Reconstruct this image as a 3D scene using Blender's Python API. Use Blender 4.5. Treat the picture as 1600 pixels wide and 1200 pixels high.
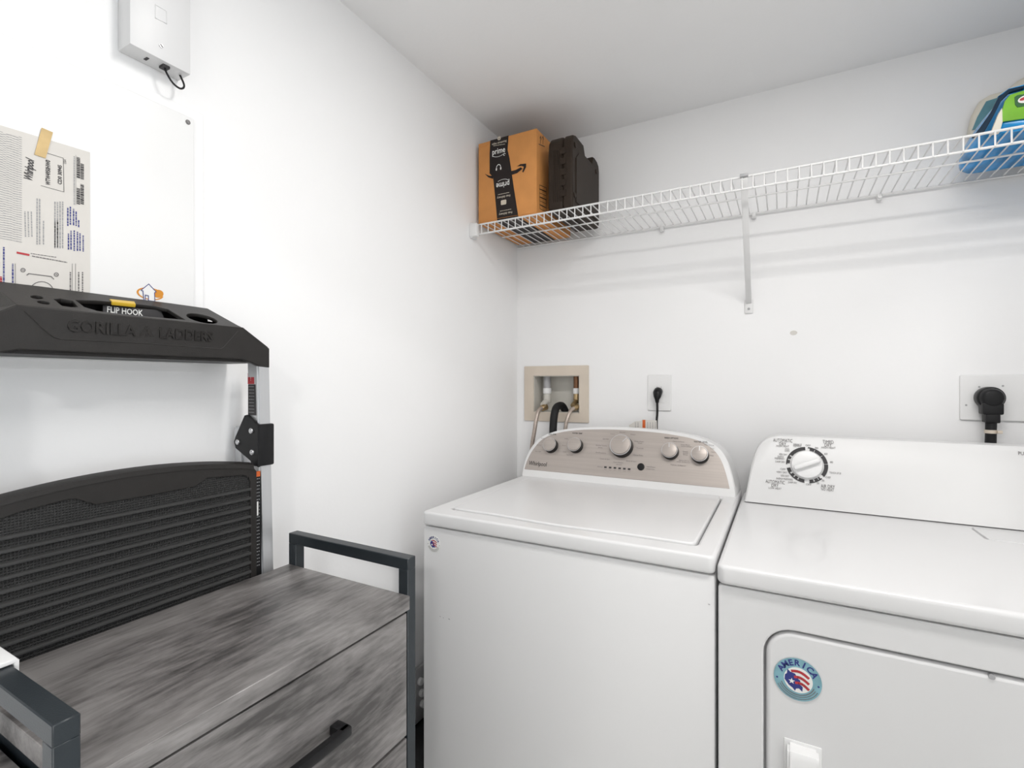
import bpy, bmesh, math, random
from mathutils import Vector, Matrix
random.seed(7)
for o in list(bpy.data.objects): bpy.data.objects.remove(o)
scene = bpy.context.scene
COL = scene.collection
V = Vector
# ------------------------------------------------------------------ camera
H = 1.24                      # camera height (m)
F = 775.0                     # focal length in pixels of the 1600x1200 frame
HOR = 598.0                   # horizon row
TH = math.radians(28.7)       # yaw to the left of +Y
cam = bpy.data.cameras.new('camera'); camo = bpy.data.objects.new('camera', cam); COL.objects.link(camo)
cam.sensor_width = 36.0; cam.lens = F/1600*36.0; cam.shift_y = -(600-HOR)/1600.0
cam.clip_start = 0.02
camo.location = (0, 0, H); camo.rotation_euler = (math.pi/2, 0, TH)
scene.camera = camo
# ------------------------------------------------------------------ world, lights, exposure
w = bpy.data.worlds.new('world'); scene.world = w; w.use_nodes = True
w.node_tree.nodes['Background'].inputs[0].default_value = (0.9, 0.95, 1.0, 1)
w.node_tree.nodes['Background'].inputs[1].default_value = 0.0
vs = scene.view_settings
vs.view_transform = 'Standard'; vs.look = 'None'; vs.exposure = -0.06; vs.gamma = 1.0; vs.use_curve_mapping = False
def area(name, loc, target, sx, sy, power, col):
    l = bpy.data.lights.new(name, 'AREA'); l.shape = 'RECTANGLE'; l.size = sx; l.size_y = sy
    l.energy = power; l.color = col
    o = bpy.data.objects.new(name, l); COL.objects.link(o); o.location = loc
    o.rotation_euler = (V(target)-V(loc)).to_track_quat('-Z', 'Y').to_euler()
    return o
# ceiling lamp of the laundry room, above the frame: the tray's shadow falls downwards on the wall
area('ceiling_lamp_offscreen', (0.17, 0.62, H+0.932-0.012), (0.17, 0.62, 0), 0.80, 0.16, 14, (1.0, 0.975, 0.945))
# ceiling lamp of the hall behind the camera: the doorway's header cuts its light in a slanting line on the left wall
area('hall_ceiling_lamp_offscreen', (1.50, -2.60, 2.61), (1.50, -2.60, 0), 0.30, 0.30, 65, (1.0, 0.985, 0.96))
# cool daylight from the right-hand side: the faces turned that way are bluish
area('window_right_offscreen', (2.59, -0.20, 1.30), (-0.9, -0.20, 1.30), 1.5, 1.7, 24, (0.84, 0.93, 1.0))

# ------------------------------------------------------------------ pixel helpers (photo pixel -> ray -> plane)
RX = V((math.cos(TH), math.sin(TH), 0)); FW = V((-math.sin(TH), math.cos(TH), 0)); CAM = V((0, 0, H))
def ray(u, v): return FW + RX*((u-800)/F) + V((0, 0, 1))*((HOR-v)/F)
def on_plane(u, v, p0, n):
    d = ray(u, v); return CAM + d*((V(p0)-CAM).dot(V(n))/d.dot(V(n)))
def onX(u, v, X): return on_plane(u, v, (X, 0, 0), (1, 0, 0))
def onY(u, v, Y): return on_plane(u, v, (0, Y, 0), (0, 1, 0))
def onZ(u, v, Z): return on_plane(u, v, (0, 0, Z), (0, 0, 1))
class Frame:
    def __init__(s, o, ex, ey):
        s.o = V(o); s.ex = V(ex).normalized(); s.ey = V(ey).normalized(); s.n = s.ex.cross(s.ey).normalized()
    def p(s, x, y, z=0): return s.o + s.ex*x + s.ey*y + s.n*z
    def px(s, u, v):
        q = on_plane(u, v, s.o, s.n) - s.o; return (q.dot(s.ex), q.dot(s.ey))
    def mat(s):
        m = Matrix.Identity(4)
        for i, a in enumerate((s.ex, s.ey, s.n, s.o)):
            for r in range(3): m[r][i] = a[r]
        return m
    def off(s, d): return Frame(s.o+s.n*d, s.ex, s.ey)
# ------------------------------------------------------------------ materials
MATS = {}
def mat(name, col, rough=0.5, metal=0.0, var=0.04, vscale=6.0, bump=0.0, bscale=120.0, coat=0.0, stretch=(1,1,1), spec=0.5, alpha=None, trans=0.0, emis=None):
    if name in MATS: return MATS[name]
    m = bpy.data.materials.new(name); m.use_nodes = True; nt = m.node_tree; b = nt.nodes['Principled BSDF']
    tc = nt.nodes.new('ShaderNodeTexCoord'); mp = nt.nodes.new('ShaderNodeMapping'); mp.inputs['Scale'].default_value = stretch
    nt.links.new(tc.outputs['Object'], mp.inputs['Vector'])
    n = nt.nodes.new('ShaderNodeTexNoise'); n.inputs['Scale'].default_value = vscale; n.inputs['Detail'].default_value = 4
    nt.links.new(mp.outputs['Vector'], n.inputs['Vector'])
    r = nt.nodes.new('ShaderNodeValToRGB')
    r.color_ramp.elements[0].position = 0.3; r.color_ramp.elements[1].position = 0.7
    r.color_ramp.elements[0].color = tuple(c*(1-var) for c in col)+(1,)
    r.color_ramp.elements[1].color = tuple(min(1, c*(1+var)) for c in col)+(1,)
    nt.links.new(n.outputs['Fac'], r.inputs['Fac']); nt.links.new(r.outputs['Color'], b.inputs['Base Color'])
    b.inputs['Roughness'].default_value = rough; b.inputs['Metallic'].default_value = metal
    b.inputs['Coat Weight'].default_value = coat; b.inputs['Coat Roughness'].default_value = 0.06
    b.inputs['Specular IOR Level'].default_value = spec
    b.inputs['Transmission Weight'].default_value = trans
    if alpha is not None: b.inputs['Alpha'].default_value = alpha
    if emis: b.inputs['Emission Color'].default_value = emis[0]+(1,); b.inputs['Emission Strength'].default_value = emis[1]
    if bump:
        n2 = nt.nodes.new('ShaderNodeTexNoise'); n2.inputs['Scale'].default_value = bscale; n2.inputs['Detail'].default_value = 3
        nt.links.new(mp.outputs['Vector'], n2.inputs['Vector'])
        bp = nt.nodes.new('ShaderNodeBump'); bp.inputs['Strength'].default_value = bump; bp.inputs['Distance'].default_value = 0.002
        nt.links.new(n2.outputs['Fac'], bp.inputs['Height']); nt.links.new(bp.outputs['Normal'], b.inputs['Normal'])
    MATS[name] = m; return m
def laminate(name, cols, rough):
    m = bpy.data.materials.new(name); m.use_nodes = True; nt = m.node_tree; b = nt.nodes['Principled BSDF']
    tc = nt.nodes.new('ShaderNodeTexCoord')
    def noise(sc, st, det, dist=0.0):
        mp = nt.nodes.new('ShaderNodeMapping'); mp.inputs['Scale'].default_value = st
        nt.links.new(tc.outputs['Object'], mp.inputs['Vector'])
        n = nt.nodes.new('ShaderNodeTexNoise'); n.inputs['Scale'].default_value = sc; n.inputs['Detail'].default_value = det
        n.inputs['Distortion'].default_value = dist; n.inputs['Roughness'].default_value = 0.6
        nt.links.new(mp.outputs['Vector'], n.inputs['Vector']); return n
    a = noise(13, (1, 0.30, 1), 7, 0.9); f = noise(150, (1, 0.14, 1), 8); p = noise(6, (1, 0.6, 1), 6, 0.5)
    mx = nt.nodes.new('ShaderNodeMath'); mx.operation = 'MULTIPLY_ADD'; mx.inputs[1].default_value = 0.27
    nt.links.new(f.outputs['Fac'], mx.inputs[0])
    m2 = nt.nodes.new('ShaderNodeMath'); m2.operation = 'MULTIPLY_ADD'; m2.inputs[1].default_value = 0.42
    nt.links.new(a.outputs['Fac'], m2.inputs[0])
    m3 = nt.nodes.new('ShaderNodeMath'); m3.operation = 'MULTIPLY'; m3.inputs[1].default_value = 0.33
    nt.links.new(p.outputs['Fac'], m3.inputs[0]); nt.links.new(m3.outputs[0], m2.inputs[2]); nt.links.new(m2.outputs[0], mx.inputs[2])
    r = nt.nodes.new('ShaderNodeValToRGB'); r.color_ramp.elements[0].position = 0.42; r.color_ramp.elements[1].position = 0.60
    r.color_ramp.elements[0].color = cols[0]+(1,); r.color_ramp.elements[1].color = cols[2]+(1,)
    e = r.color_ramp.elements.new(0.5); e.color = cols[1]+(1,)
    nt.links.new(mx.outputs[0], r.inputs['Fac']); nt.links.new(r.outputs['Color'], b.inputs['Base Color'])
    b.inputs['Roughness'].default_value = rough
    bp = nt.nodes.new('ShaderNodeBump'); bp.inputs['Strength'].default_value = 0.12; bp.inputs['Distance'].default_value = 0.001
    nt.links.new(f.outputs['Fac'], bp.inputs['Height']); nt.links.new(bp.outputs['Normal'], b.inputs['Normal'])
    MATS[name] = m; return m
def dotmat(name, col):
    m = bpy.data.materials.new(name); m.use_nodes = True; nt = m.node_tree; b = nt.nodes['Principled BSDF']
    tc = nt.nodes.new('ShaderNodeTexCoord'); sp = nt.nodes.new('ShaderNodeSeparateXYZ'); nt.links.new(tc.outputs['Object'], sp.inputs[0])
    outs = []
    for ax in ('Y', 'Z'):
        k = nt.nodes.new('ShaderNodeMath'); k.operation = 'MULTIPLY'; k.inputs[1].default_value = 2*math.pi/0.0036
        nt.links.new(sp.outputs[ax], k.inputs[0])
        s = nt.nodes.new('ShaderNodeMath'); s.operation = 'SINE'; nt.links.new(k.outputs[0], s.inputs[0]); outs.append(s)
    mm = nt.nodes.new('ShaderNodeMath'); mm.operation = 'MINIMUM'
    nt.links.new(outs[0].outputs[0], mm.inputs[0]); nt.links.new(outs[1].outputs[0], mm.inputs[1])
    bp = nt.nodes.new('ShaderNodeBump'); bp.inputs['Strength'].default_value = 0.9; bp.inputs['Distance'].default_value = 0.0012
    nt.links.new(mm.outputs[0], bp.inputs['Height']); nt.links.new(bp.outputs['Normal'], b.inputs['Normal'])
    n = nt.nodes.new('ShaderNodeTexNoise'); n.inputs['Scale'].default_value = 30; nt.links.new(tc.outputs['Object'], n.inputs['Vector'])
    r = nt.nodes.new('ShaderNodeValToRGB'); r.color_ramp.elements[0].color = tuple(c*0.9 for c in col)+(1,); r.color_ramp.elements[1].color = tuple(c*1.1 for c in col)+(1,)
    nt.links.new(n.outputs['Fac'], r.inputs['Fac']); nt.links.new(r.outputs['Color'], b.inputs['Base Color'])
    b.inputs['Roughness'].default_value = 0.6; b.inputs['Specular IOR Level'].default_value = 0.2; MATS[name] = m; return m
M_wall = mat('wall_paint', (0.89, 0.89, 0.895), 0.55, var=0.012, vscale=2.5, bump=0.12, bscale=90)
M_ceil = mat('ceiling_paint', (0.90, 0.90, 0.905), 0.75, var=0.012, vscale=2.5, bump=0.15, bscale=120)
M_tile = mat('floor_tile', (0.74, 0.73, 0.70), 0.3, var=0.06, vscale=5)
M_app = mat('appliance_enamel', (0.72, 0.72, 0.725), 0.28, var=0.008, vscale=3, coat=0.22, spec=0.35)
M_app2 = mat('appliance_plastic', (0.73, 0.73, 0.73), 0.42, var=0.008, vscale=3, coat=0.0)
M_gap = mat('dark_base_plastic', (0.12, 0.12, 0.12), 0.7)
M_plate = mat('console_metal', (0.43, 0.385, 0.355), 0.40, metal=0.45, var=0.05, vscale=160, stretch=(0.02, 1, 1))
M_ink = mat('ink_dark', (0.035, 0.033, 0.035), 0.6, var=0.0)
M_ink2 = mat('ink_grey', (0.16, 0.15, 0.15), 0.6, var=0.0)
M_ink3 = mat('ink_pale', (0.33, 0.33, 0.34), 0.6, var=0.0)
M_blue = mat('ink_blue', (0.02, 0.03, 0.20), 0.5, var=0.0)
M_red = mat('ink_red', (0.45, 0.03, 0.04), 0.5, var=0.0)
M_white = mat('white_plastic', (0.82, 0.82, 0.82), 0.35, var=0.01)
M_print = mat('white_print', (0.82, 0.82, 0.80), 0.5, var=0.0)
M_wire = mat('white_vinyl_wire', (0.78, 0.78, 0.78), 0.35, var=0.01)
M_blk = mat('black_plastic', (0.012, 0.012, 0.013), 0.35, spec=0.22, var=0.1)
M_rub = mat('black_rubber', (0.015, 0.015, 0.016), 0.5, spec=0.22, var=0.15, bump=0.2)
M_tray = mat('charcoal_moulded_plastic', (0.019, 0.0172, 0.0162), 0.48, spec=0.30, var=0.10, vscale=40, bump=0.15, bscale=500)
M_tray2 = M_tray
M_trl = mat('charcoal_gloss_plastic', (0.019, 0.0172, 0.0162), 0.22, spec=0.30, var=0.0)
M_alu = mat('aluminium', (0.62, 0.63, 0.645), 0.38, metal=0.75, var=0.04, vscale=60, stretch=(1, 1, 0.03))
M_steel = mat('steel_bolt', (0.65, 0.65, 0.66), 0.3, metal=0.9)
M_top = laminate('grey_laminate', ((0.064, 0.060, 0.059), (0.158, 0.149, 0.146), (0.262, 0.249, 0.244)), 0.36)
M_drw = M_top
M_frm = mat('black_powder_coat', (0.018, 0.024, 0.029), 0.38, spec=0.45, var=0.1, bump=0.1, bscale=600)
M_dots = dotmat('studded_rubber', (0.036, 0.036, 0.036))
M_rib = M_rubber = mat('mat_rubber', (0.036, 0.036, 0.036), 0.55, spec=0.2, var=0.1, vscale=30)
M_card = mat('cardboard', (0.63, 0.275, 0.08), 0.75, var=0.08, vscale=14, bump=0.1, bscale=200)
M_tape = mat('black_packing_tape', (0.020, 0.015, 0.014), 0.3, spec=0.22, var=0.1)
M_tapep = mat('tape_print_tan', (0.62, 0.55, 0.45), 0.5, var=0.0)
M_brown = mat('case_plastic', (0.028, 0.0185, 0.0125), 0.5, spec=0.22, var=0.12, vscale=30, bump=0.2, bscale=300)
M_brown2 = M_brown
M_beige = mat('beige_plastic', (0.66, 0.58, 0.49), 0.45, var=0.04, vscale=10)
M_boxin = mat('beige_inner_plastic', (0.62, 0.60, 0.55), 0.5, var=0.08, vscale=12)
M_brass = mat('brass', (0.45, 0.33, 0.18), 0.35, metal=0.9, var=0.15)
M_copper = mat('copper', (0.20, 0.10, 0.055), 0.4, metal=0.8, var=0.2)
M_braid = mat('braided_steel', (0.50, 0.43, 0.38), 0.42, metal=0.6, var=0.30, vscale=500)
M_paper = mat('paper', (0.66, 0.635, 0.60), 0.8, var=0.03, vscale=8)
M_mask = mat('masking_tape', (0.60, 0.43, 0.20), 0.6, var=0.1, vscale=40)
M_orange = mat('orange_ink', (0.66, 0.26, 0.02), 0.5, var=0.0)
M_yel = mat('yellow_plastic', (0.70, 0.46, 0.04), 0.4, var=0.05)
M_org = mat('orange_label', (0.62, 0.12, 0.02), 0.5, var=0.05)
M_teal = mat('sticker_teal', (0.20, 0.40, 0.47), 0.3, var=0.15, vscale=40)
M_green = mat('green_film', (0.16, 0.42, 0.015), 0.25, var=0.2, vscale=12)
M_dgrn = mat('dark_green_print', (0.01, 0.10, 0.02), 0.4, var=0.0)
M_azure = mat('azure_film', (0.0, 0.26, 0.62), 0.22, var=0.35, vscale=18)
M_navy = mat('navy_film', (0.004, 0.022, 0.048), 0.5, spec=0.2, var=0.2)
M_cyan = mat('pale_teal_film', (0.10, 0.27, 0.32), 0.3, var=0.25, vscale=16)
M_clear = mat('clear_film', (0.80, 0.78, 0.68), 0.2, var=0.05, alpha=0.55)
M_cream = mat('cream_film', (0.74, 0.70, 0.60), 0.4, var=0.06)
M_dgrey = mat('grey_plastic', (0.40, 0.40, 0.41), 0.5, var=0.05)
# ------------------------------------------------------------------ mesh helpers
def box(bm, a, b, bev=0.0, seg=2):
    t = bmesh.new(); bmesh.ops.create_cube(t, size=1)
    a, b = V(a), V(b); lo = V((min(a.x, b.x), min(a.y, b.y), min(a.z, b.z))); hi = V((max(a.x, b.x), max(a.y, b.y), max(a.z, b.z)))
    for v in t.verts:
        v.co = V([lo[i]+(v.co[i]+0.5)*(hi[i]-lo[i]) for i in range(3)])
    if bev: bmesh.ops.bevel(t, geom=t.edges[:], offset=bev, segments=seg, affect='EDGES', profile=0.5)
    merge(bm, t)
def obox(bm, fr, x0, x1, y0, y1, z0, z1, bev=0.0, seg=2):
    t = bmesh.new(); box(t, (x0, y0, z0), (x1, y1, z1), bev, seg)
    t.transform(fr.mat()); merge(bm, t)
def merge(bm, t):
    me = bpy.data.meshes.new('t'); t.to_mesh(me); t.free(); bm.from_mesh(me); bpy.data.meshes.remove(me)
def cyl(bm, p0, p1, r0, r1=None, seg=24, bev=0.0):
    p0, p1 = V(p0), V(p1); d = p1-p0; t = bmesh.new()
    bmesh.ops.create_cone(t, cap_ends=True, segments=seg, radius1=r0, radius2=r0 if r1 is None else r1, depth=d.length)
    if bev:
        es = [e for e in t.edges if len(e.link_faces) == 2 and any(len(f.verts) > 4 for f in e.link_faces)]
        bmesh.ops.bevel(t, geom=es, offset=bev, segments=2, affect='EDGES', profile=0.5)
    t.transform(Matrix.Translation((p0+p1)/2) @ d.to_track_quat('Z', 'Y').to_matrix().to_4x4()); merge(bm, t)
def smooth_path(pts, n=6):
    P = [V(p) for p in pts]; out = []
    for i in range(len(P)-1):
        a, b = P[max(i-1, 0)], P[i]; c, d = P[i+1], P[min(i+2, len(P)-1)]
        for k in range(n):
            t = k/n; out.append(0.5*((2*b)+(c-a)*t+(2*a-5*b+4*c-d)*t*t+(3*b-a-3*c+d)*t**3))
    out.append(P[-1]); return out
def tube(bm, pts, r, seg=8, cap=True):
    P = [V(p) for p in pts]; rings = []; up = None
    for i, p in enumerate(P):
        d = (P[min(i+1, len(P)-1)]-P[max(i-1, 0)]).normalized()
        if up is None:
            up = V((0, 0, 1)) if abs(d.z) < 0.9 else V((1, 0, 0))
        x = d.cross(up)
        if x.length < 1e-5: x = d.orthogonal()
        x.normalize(); y = x.cross(d).normalized(); up = y
        rr = r[i] if isinstance(r, (list, tuple)) else r
        rings.append([bm.verts.new(p+(x*math.cos(k*2*math.pi/seg)+y*math.sin(k*2*math.pi/seg))*rr) for k in range(seg)])
    for i in range(len(P)-1):
        for k in range(seg):
            bm.faces.new((rings[i][k], rings[i][(k+1) % seg], rings[i+1][(k+1) % seg], rings[i+1][k]))
    if cap:
        bm.faces.new(rings[0][::-1]); bm.faces.new(rings[-1])
def curve_mesh(cu):
    ob = bpy.data.objects.new('tmp', cu); me = bpy.data.meshes.new_from_object(ob)
    bpy.data.objects.remove(ob); return me
def plate(bm, fr, outlines, depth, bev=0.0, seg=2):
    """2D outlines (first outer, the rest holes) filled and extruded; its face lies on the frame plane, body behind it."""
    cu = bpy.data.curves.new('c', 'CURVE'); cu.dimensions = '2D'; cu.fill_mode = 'BOTH'
    for o in outlines:
        s = cu.splines.new('POLY'); s.points.add(len(o)-1); s.use_cyclic_u = True
        for i, q in enumerate(o): s.points[i].co = (q[0], q[1], 0, 1)
    cu.extrude = max(1e-5, depth/2-bev); cu.bevel_depth = bev; cu.bevel_resolution = seg-1 if bev else 0; cu.offset = -bev
    me = curve_mesh(cu); bpy.data.curves.remove(cu)
    me.transform(fr.off(-depth/2).mat()); bm.from_mesh(me); bpy.data.meshes.remove(me)
def rrect(x0, x1, y0, y1, r, n=8):
    pts = []
    for cx, cy, a0 in ((x1-r, y1-r, 0), (x0+r, y1-r, 90), (x0+r, y0+r, 180), (x1-r, y0+r, 270)):
        for k in range(n+1):
            a = math.radians(a0+90*k/n); pts.append((cx+r*math.cos(a), cy+r*math.sin(a)))
    return pts
def ell(cx, cy, rx, ry, n=24, rot=0.0):
    c, s = math.cos(rot), math.sin(rot)
    return [(cx+rx*math.cos(2*math.pi*k/n)*c-ry*math.sin(2*math.pi*k/n)*s, cy+rx*math.cos(2*math.pi*k/n)*s+ry*math.sin(2*math.pi*k/n)*c) for k in range(n)]
def poly(bm, fr, pts, z=0.0):
    vs_ = [bm.verts.new(fr.p(x, y, z)) for x, y in pts]; bm.faces.new(vs_)
def seg2(bm, fr, p, q, t, z=0.0):
    p, q = V((p[0], p[1])), V((q[0], q[1])); d = (q-p).normalized(); n = V((-d.y, d.x))*t/2
    poly(bm, fr, [tuple(p-n), tuple(q-n), tuple(q+n), tuple(p+n)], z)
def line(bm, fr, pts, t, closed=False, z=0.0):
    pts = list(pts)+([pts[0]] if closed else [])
    for i_, (a, b) in enumerate(zip(pts[:-1], pts[1:])):
        d = (V(b)-V(a)); 
        if d.length < 1e-7: continue
        e = d.normalized()*t*0.4
        seg2(bm, fr, tuple(V(a)-e), tuple(V(b)+e), t, z+(i_ % 2)*0.00012)
def ring(bm, fr, c, r0, r1, a0, a1, n=10, z=0.0, sy=1.0):
    for k in range(n):
        b0 = math.radians(a0+(a1-a0)*k/n); b1 = math.radians(a0+(a1-a0)*(k+1)/n)
        poly(bm, fr, [(c[0]+r0*math.cos(b0), c[1]+sy*r0*math.sin(b0)), (c[0]+r1*math.cos(b0), c[1]+sy*r1*math.sin(b0)),
                      (c[0]+r1*math.cos(b1), c[1]+sy*r1*math.sin(b1)), (c[0]+r0*math.cos(b1), c[1]+sy*r0*math.sin(b1))], z)
def text(bm, fr, s, x, y, h, width=None, rot=0.0, z=0.0, bold=0.0, align='CENTER', shear=0.0, thick=0.0, ext=0.0):
    cu = bpy.data.curves.new('t', 'FONT'); cu.body = s; cu.size = 1.0; cu.align_x = align; cu.align_y = 'CENTER'
    cu.offset = bold; cu.shear = shear; cu.resolution_u = 2; cu.fill_mode = 'BOTH' if ext else 'FRONT'; cu.extrude = ext/max(1e-6, 1.0)
    me = curve_mesh(cu); bpy.data.curves.remove(cu)
    if not me.vertices: return
    xs = [v.co.x for v in me.vertices]; ys = [v.co.y for v in me.vertices]
    k = h/0.70; kx = k
    if width: kx = width/max(1e-6, (max(xs)-min(xs)))
    cx, cy = ((min(xs)+max(xs))/2 if align == 'CENTER' else min(xs)), (0.29 if True else 0)
    cy = (min(ys)+max(ys))/2 if len(s) > 12 else 0.5*(min(ys)+max(ys))
    m = Matrix.Translation((x, y, z)) @ Matrix.Rotation(rot, 4, 'Z') @ Matrix.Diagonal((kx, k, 1, 1)) @ Matrix.Translation((-cx, -cy, 0))
    me.transform(fr.mat() @ m); bm.from_mesh(me); bpy.data.meshes.remove(me)
def dashes(bm, fr, p, q, t, lo=0.002, hi=0.007, gap=0.0012, rnd=random):
    p, q = V(p), V(q); L = (q-p).length; d = (q-p)/L; s = 0
    while s < L:
        e = min(L, s+rnd.uniform(lo, hi)); seg2(bm, fr, tuple(p+d*s), tuple(p+d*e), t); s = e+gap
WPOS = {}
def obj(name, bm, m, parent=None, smooth=True, ang=40, mats=None):
    bmesh.ops.recalc_face_normals(bm, faces=bm.faces[:]) if not getattr(bm, 'keep', False) else None
    me = bpy.data.meshes.new(name); bm.to_mesh(me); bm.free()
    me.materials.append(m)
    o = bpy.data.objects.new(name, me); COL.objects.link(o)
    if parent is not None:
        base = WPOS[parent.name]; me.transform(Matrix.Translation(-base)); o.parent = parent; WPOS[o.name] = base
    else:
        xs = [v.co for v in me.vertices]
        base = V(((min(c.x for c in xs)+max(c.x for c in xs))/2, (min(c.y for c in xs)+max(c.y for c in xs))/2, min(c.z for c in xs)))
        me.transform(Matrix.Translation(-base)); o.location = base; WPOS[o.name] = base
    if smooth:
        for p in me.polygons: p.use_smooth = True
        me.set_sharp_from_angle(angle=math.radians(ang))
    return o
def flat(name, bm, m, parent=None):
    """flat print: keeps its own winding"""
    me = bpy.data.meshes.new(name); bm.to_mesh(me); bm.free(); me.materials.append(m)
    o = bpy.data.objects.new(name, me); COL.objects.link(o)
    base = WPOS[parent.name]; me.transform(Matrix.Translation(-base)); o.parent = parent; WPOS[o.name] = base
    return o
def tag(o, label, cat, group=None):
    o['label'] = label; o['category'] = cat
    if group: o['group'] = group
    return o
def thing(name, loc, label, cat, group=None):
    o = bpy.data.objects.new(name, None); COL.objects.link(o); o.empty_display_size = 0.05
    o.location = loc; WPOS[o.name] = V(loc); return tag(o, label, cat, group)
def stuff(o): o['kind'] = 'stuff'; return o
def struct(name, bm, m, parent=None):
    o = obj(name, bm, m, parent, smooth=False)
    if parent is None: o['kind'] = 'structure'
    return o
B = bmesh.new
# ------------------------------------------------------------------ the room
XL, XR, YB, YF, ZC = -0.95, 0.80, 1.78, -0.74, H+0.932
t = 0.10
# recess for the laundry box in the back wall
WB0 = onY(834, 587, YB); WB1 = onY(906, 646, YB)
fb = Frame((0, YB, 0), (1, 0, 0), (0, 0, 1))
bm = B(); plate(bm, fb, [[(XL-t, 0), (XR+t, 0), (XR+t, ZC), (XL-t, ZC)], [(WB0.x, WB1.z), (WB1.x, WB1.z), (WB1.x, WB0.z), (WB0.x, WB0.z)]], t)
struct('wall_back', bm, M_wall)
bm = B(); box(bm, (XL-t, YF-t, 0), (XL, YB, ZC)); struct('wall_left', bm, M_wall)
fr_ = Frame((XR, 0, 0), (0, -1, 0), (0, 0, 1))
bm = B(); plate(bm, fr_, [[(-YB, 0), (-0.28, 0), (-0.28, 2.02), (0.66, 2.02), (0.66, 0), (0.74, 0), (0.74, ZC), (-YB, ZC)]], t); struct('wall_right', bm, M_wall)
bm = B(); box(bm, (XL-t, YF-t, ZC), (XR+t, YB+t, ZC+0.08)); struct('ceiling', bm, M_ceil)
ff = Frame((0, YF, 0), (-1, 0, 0), (0, 0, 1))
bm = B(); plate(bm, ff, [[(-XR, 0), (-0.72, 0), (-0.72, 2.02), (0.80, 2.02), (0.80, 0), (-XL, 0), (-XL, ZC), (-XR, ZC)]], t)
struct('wall_front', bm, M_wall)
bm = B(); box(bm, (-2.6, -3.3, -0.06), (2.6, YB+t, 0)); fl = struct('floor', bm, M_tile)
# hall beyond the doorway
bm = B(); box(bm, (-2.6, -3.4, 0), (2.6, -3.3, 2.62)); struct('wall_hall_end', bm, M_wall)
bm = B(); box(bm, (-2.7, -3.4, 0), (-2.6, YF, 2.62)); struct('wall_hall_left', bm, M_wall)
bm = B(); box(bm, (2.6, -3.4, 0), (2.7, 1.1, 2.62)); struct('wall_hall_right', bm, M_wall)
bm = B(); box(bm, (-2.7, -3.4, 2.62), (2.7, 1.1, 2.70)); struct('ceiling_hall', bm, M_ceil)
bm = B(); box(bm, (-2.6, YF-0.1, 0), (XL-t, YF, 2.62)); struct('wall_hall_inner_left', bm, M_wall)
bm = B(); box(bm, (XR+t, 1.0, 0), (2.6, 1.1, 2.62)); struct('wall_hall_inner_right', bm, M_wall)
bm = B(); box(bm, (XL-t, YF-0.1, ZC+0.08), (XR+t, YF, 2.62)); struct('wall_hall_inner_top', bm, M_wall)
bm = B(); box(bm, (XR+t-0.06, YF, ZC+0.08), (XR+t, 1.1, 2.62)); struct('wall_hall_side_top', bm, M_wall)
# small patch of filler on the back wall
bm = B(); q = onY(1240, 520, YB); plate(bm, Frame((q.x, YB-0.0012, q.z), (1, 0, 0), (0, 0, 1)), [ell(0, 0, 0.010, 0.007, 14)], 0.002, 0.0004)
obj('filler_patch', bm, M_paper, bpy.data.objects['wall_back'])
# ------------------------------------------------------------------ washing machine
WX0, WX1, WY0, WY1 = -0.811, -0.113, 1.004, 1.69
WZ, WZb = H-0.328, H-0.362
wm = thing('washing_machine', ((WX0+WX1)/2, (WY0+WY1)/2, 0), 'white top-loading washing machine with beige metal control panel and five knobs', 'washer')
bm = B(); box(bm, (WX0, WY0+0.002, 0.025), (WX1, WY1, WZb-0.003), 0.006); obj('body', bm, M_app, wm)
bm = B(); box(bm, (WX0+0.02, WY0+0.03, 0), (WX1-0.02, WY1-0.02, 0.03)); obj('base', bm, M_gap, wm)
LX0, LX1, LY0, LY1 = -0.757, -0.157, 1.058, 1.527
ft = Frame((0, 0, WZ), (1, 0, 0), (0, 1, 0))
def lid_outline(g):
    n = 14; pts = [(LX1+g, LY1+g), (LX0-g, LY1+g)]
    r = 0.012
    pts += [(LX0-g, LY0-g+r), (LX0-g+r*0.3, LY0-g+r*0.3), (LX0-g+r, LY0-g)]
    for k in range(1, n):
        f = k/n; x = LX0+r+(LX1-LX0-2*r)*f
        s = max(0.0, 1-abs(f-0.5)/0.33); s = s*s*(3-2*s)
        pts.append((x, LY0-g-0.010*s))
    pts += [(LX1+g-r, LY0-g), (LX1+g-r*0.3, LY0-g+r*0.3), (LX1+g, LY0-g+r)]
    return pts
bm = B(); plate(bm, ft, [rrect(WX0, WX1, WY0-0.004, WY1, 0.014), lid_outline(0.0035)], WZ-WZb, 0.006, 3); obj('top_deck', bm, M_app, wm, ang=50)
bm = B(); plate(bm, ft.off(0.003), [lid_outline(0)], 0.03, 0.004, 3); lid = obj('lid', bm, M_app, wm, ang=50)
bm = B(); box(bm, (LX0-0.02, LY0-0.03, WZb+0.001), (LX1+0.02, LY1+0.02, WZb+0.005)); obj('lid_well', bm, M_app, wm)
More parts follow.
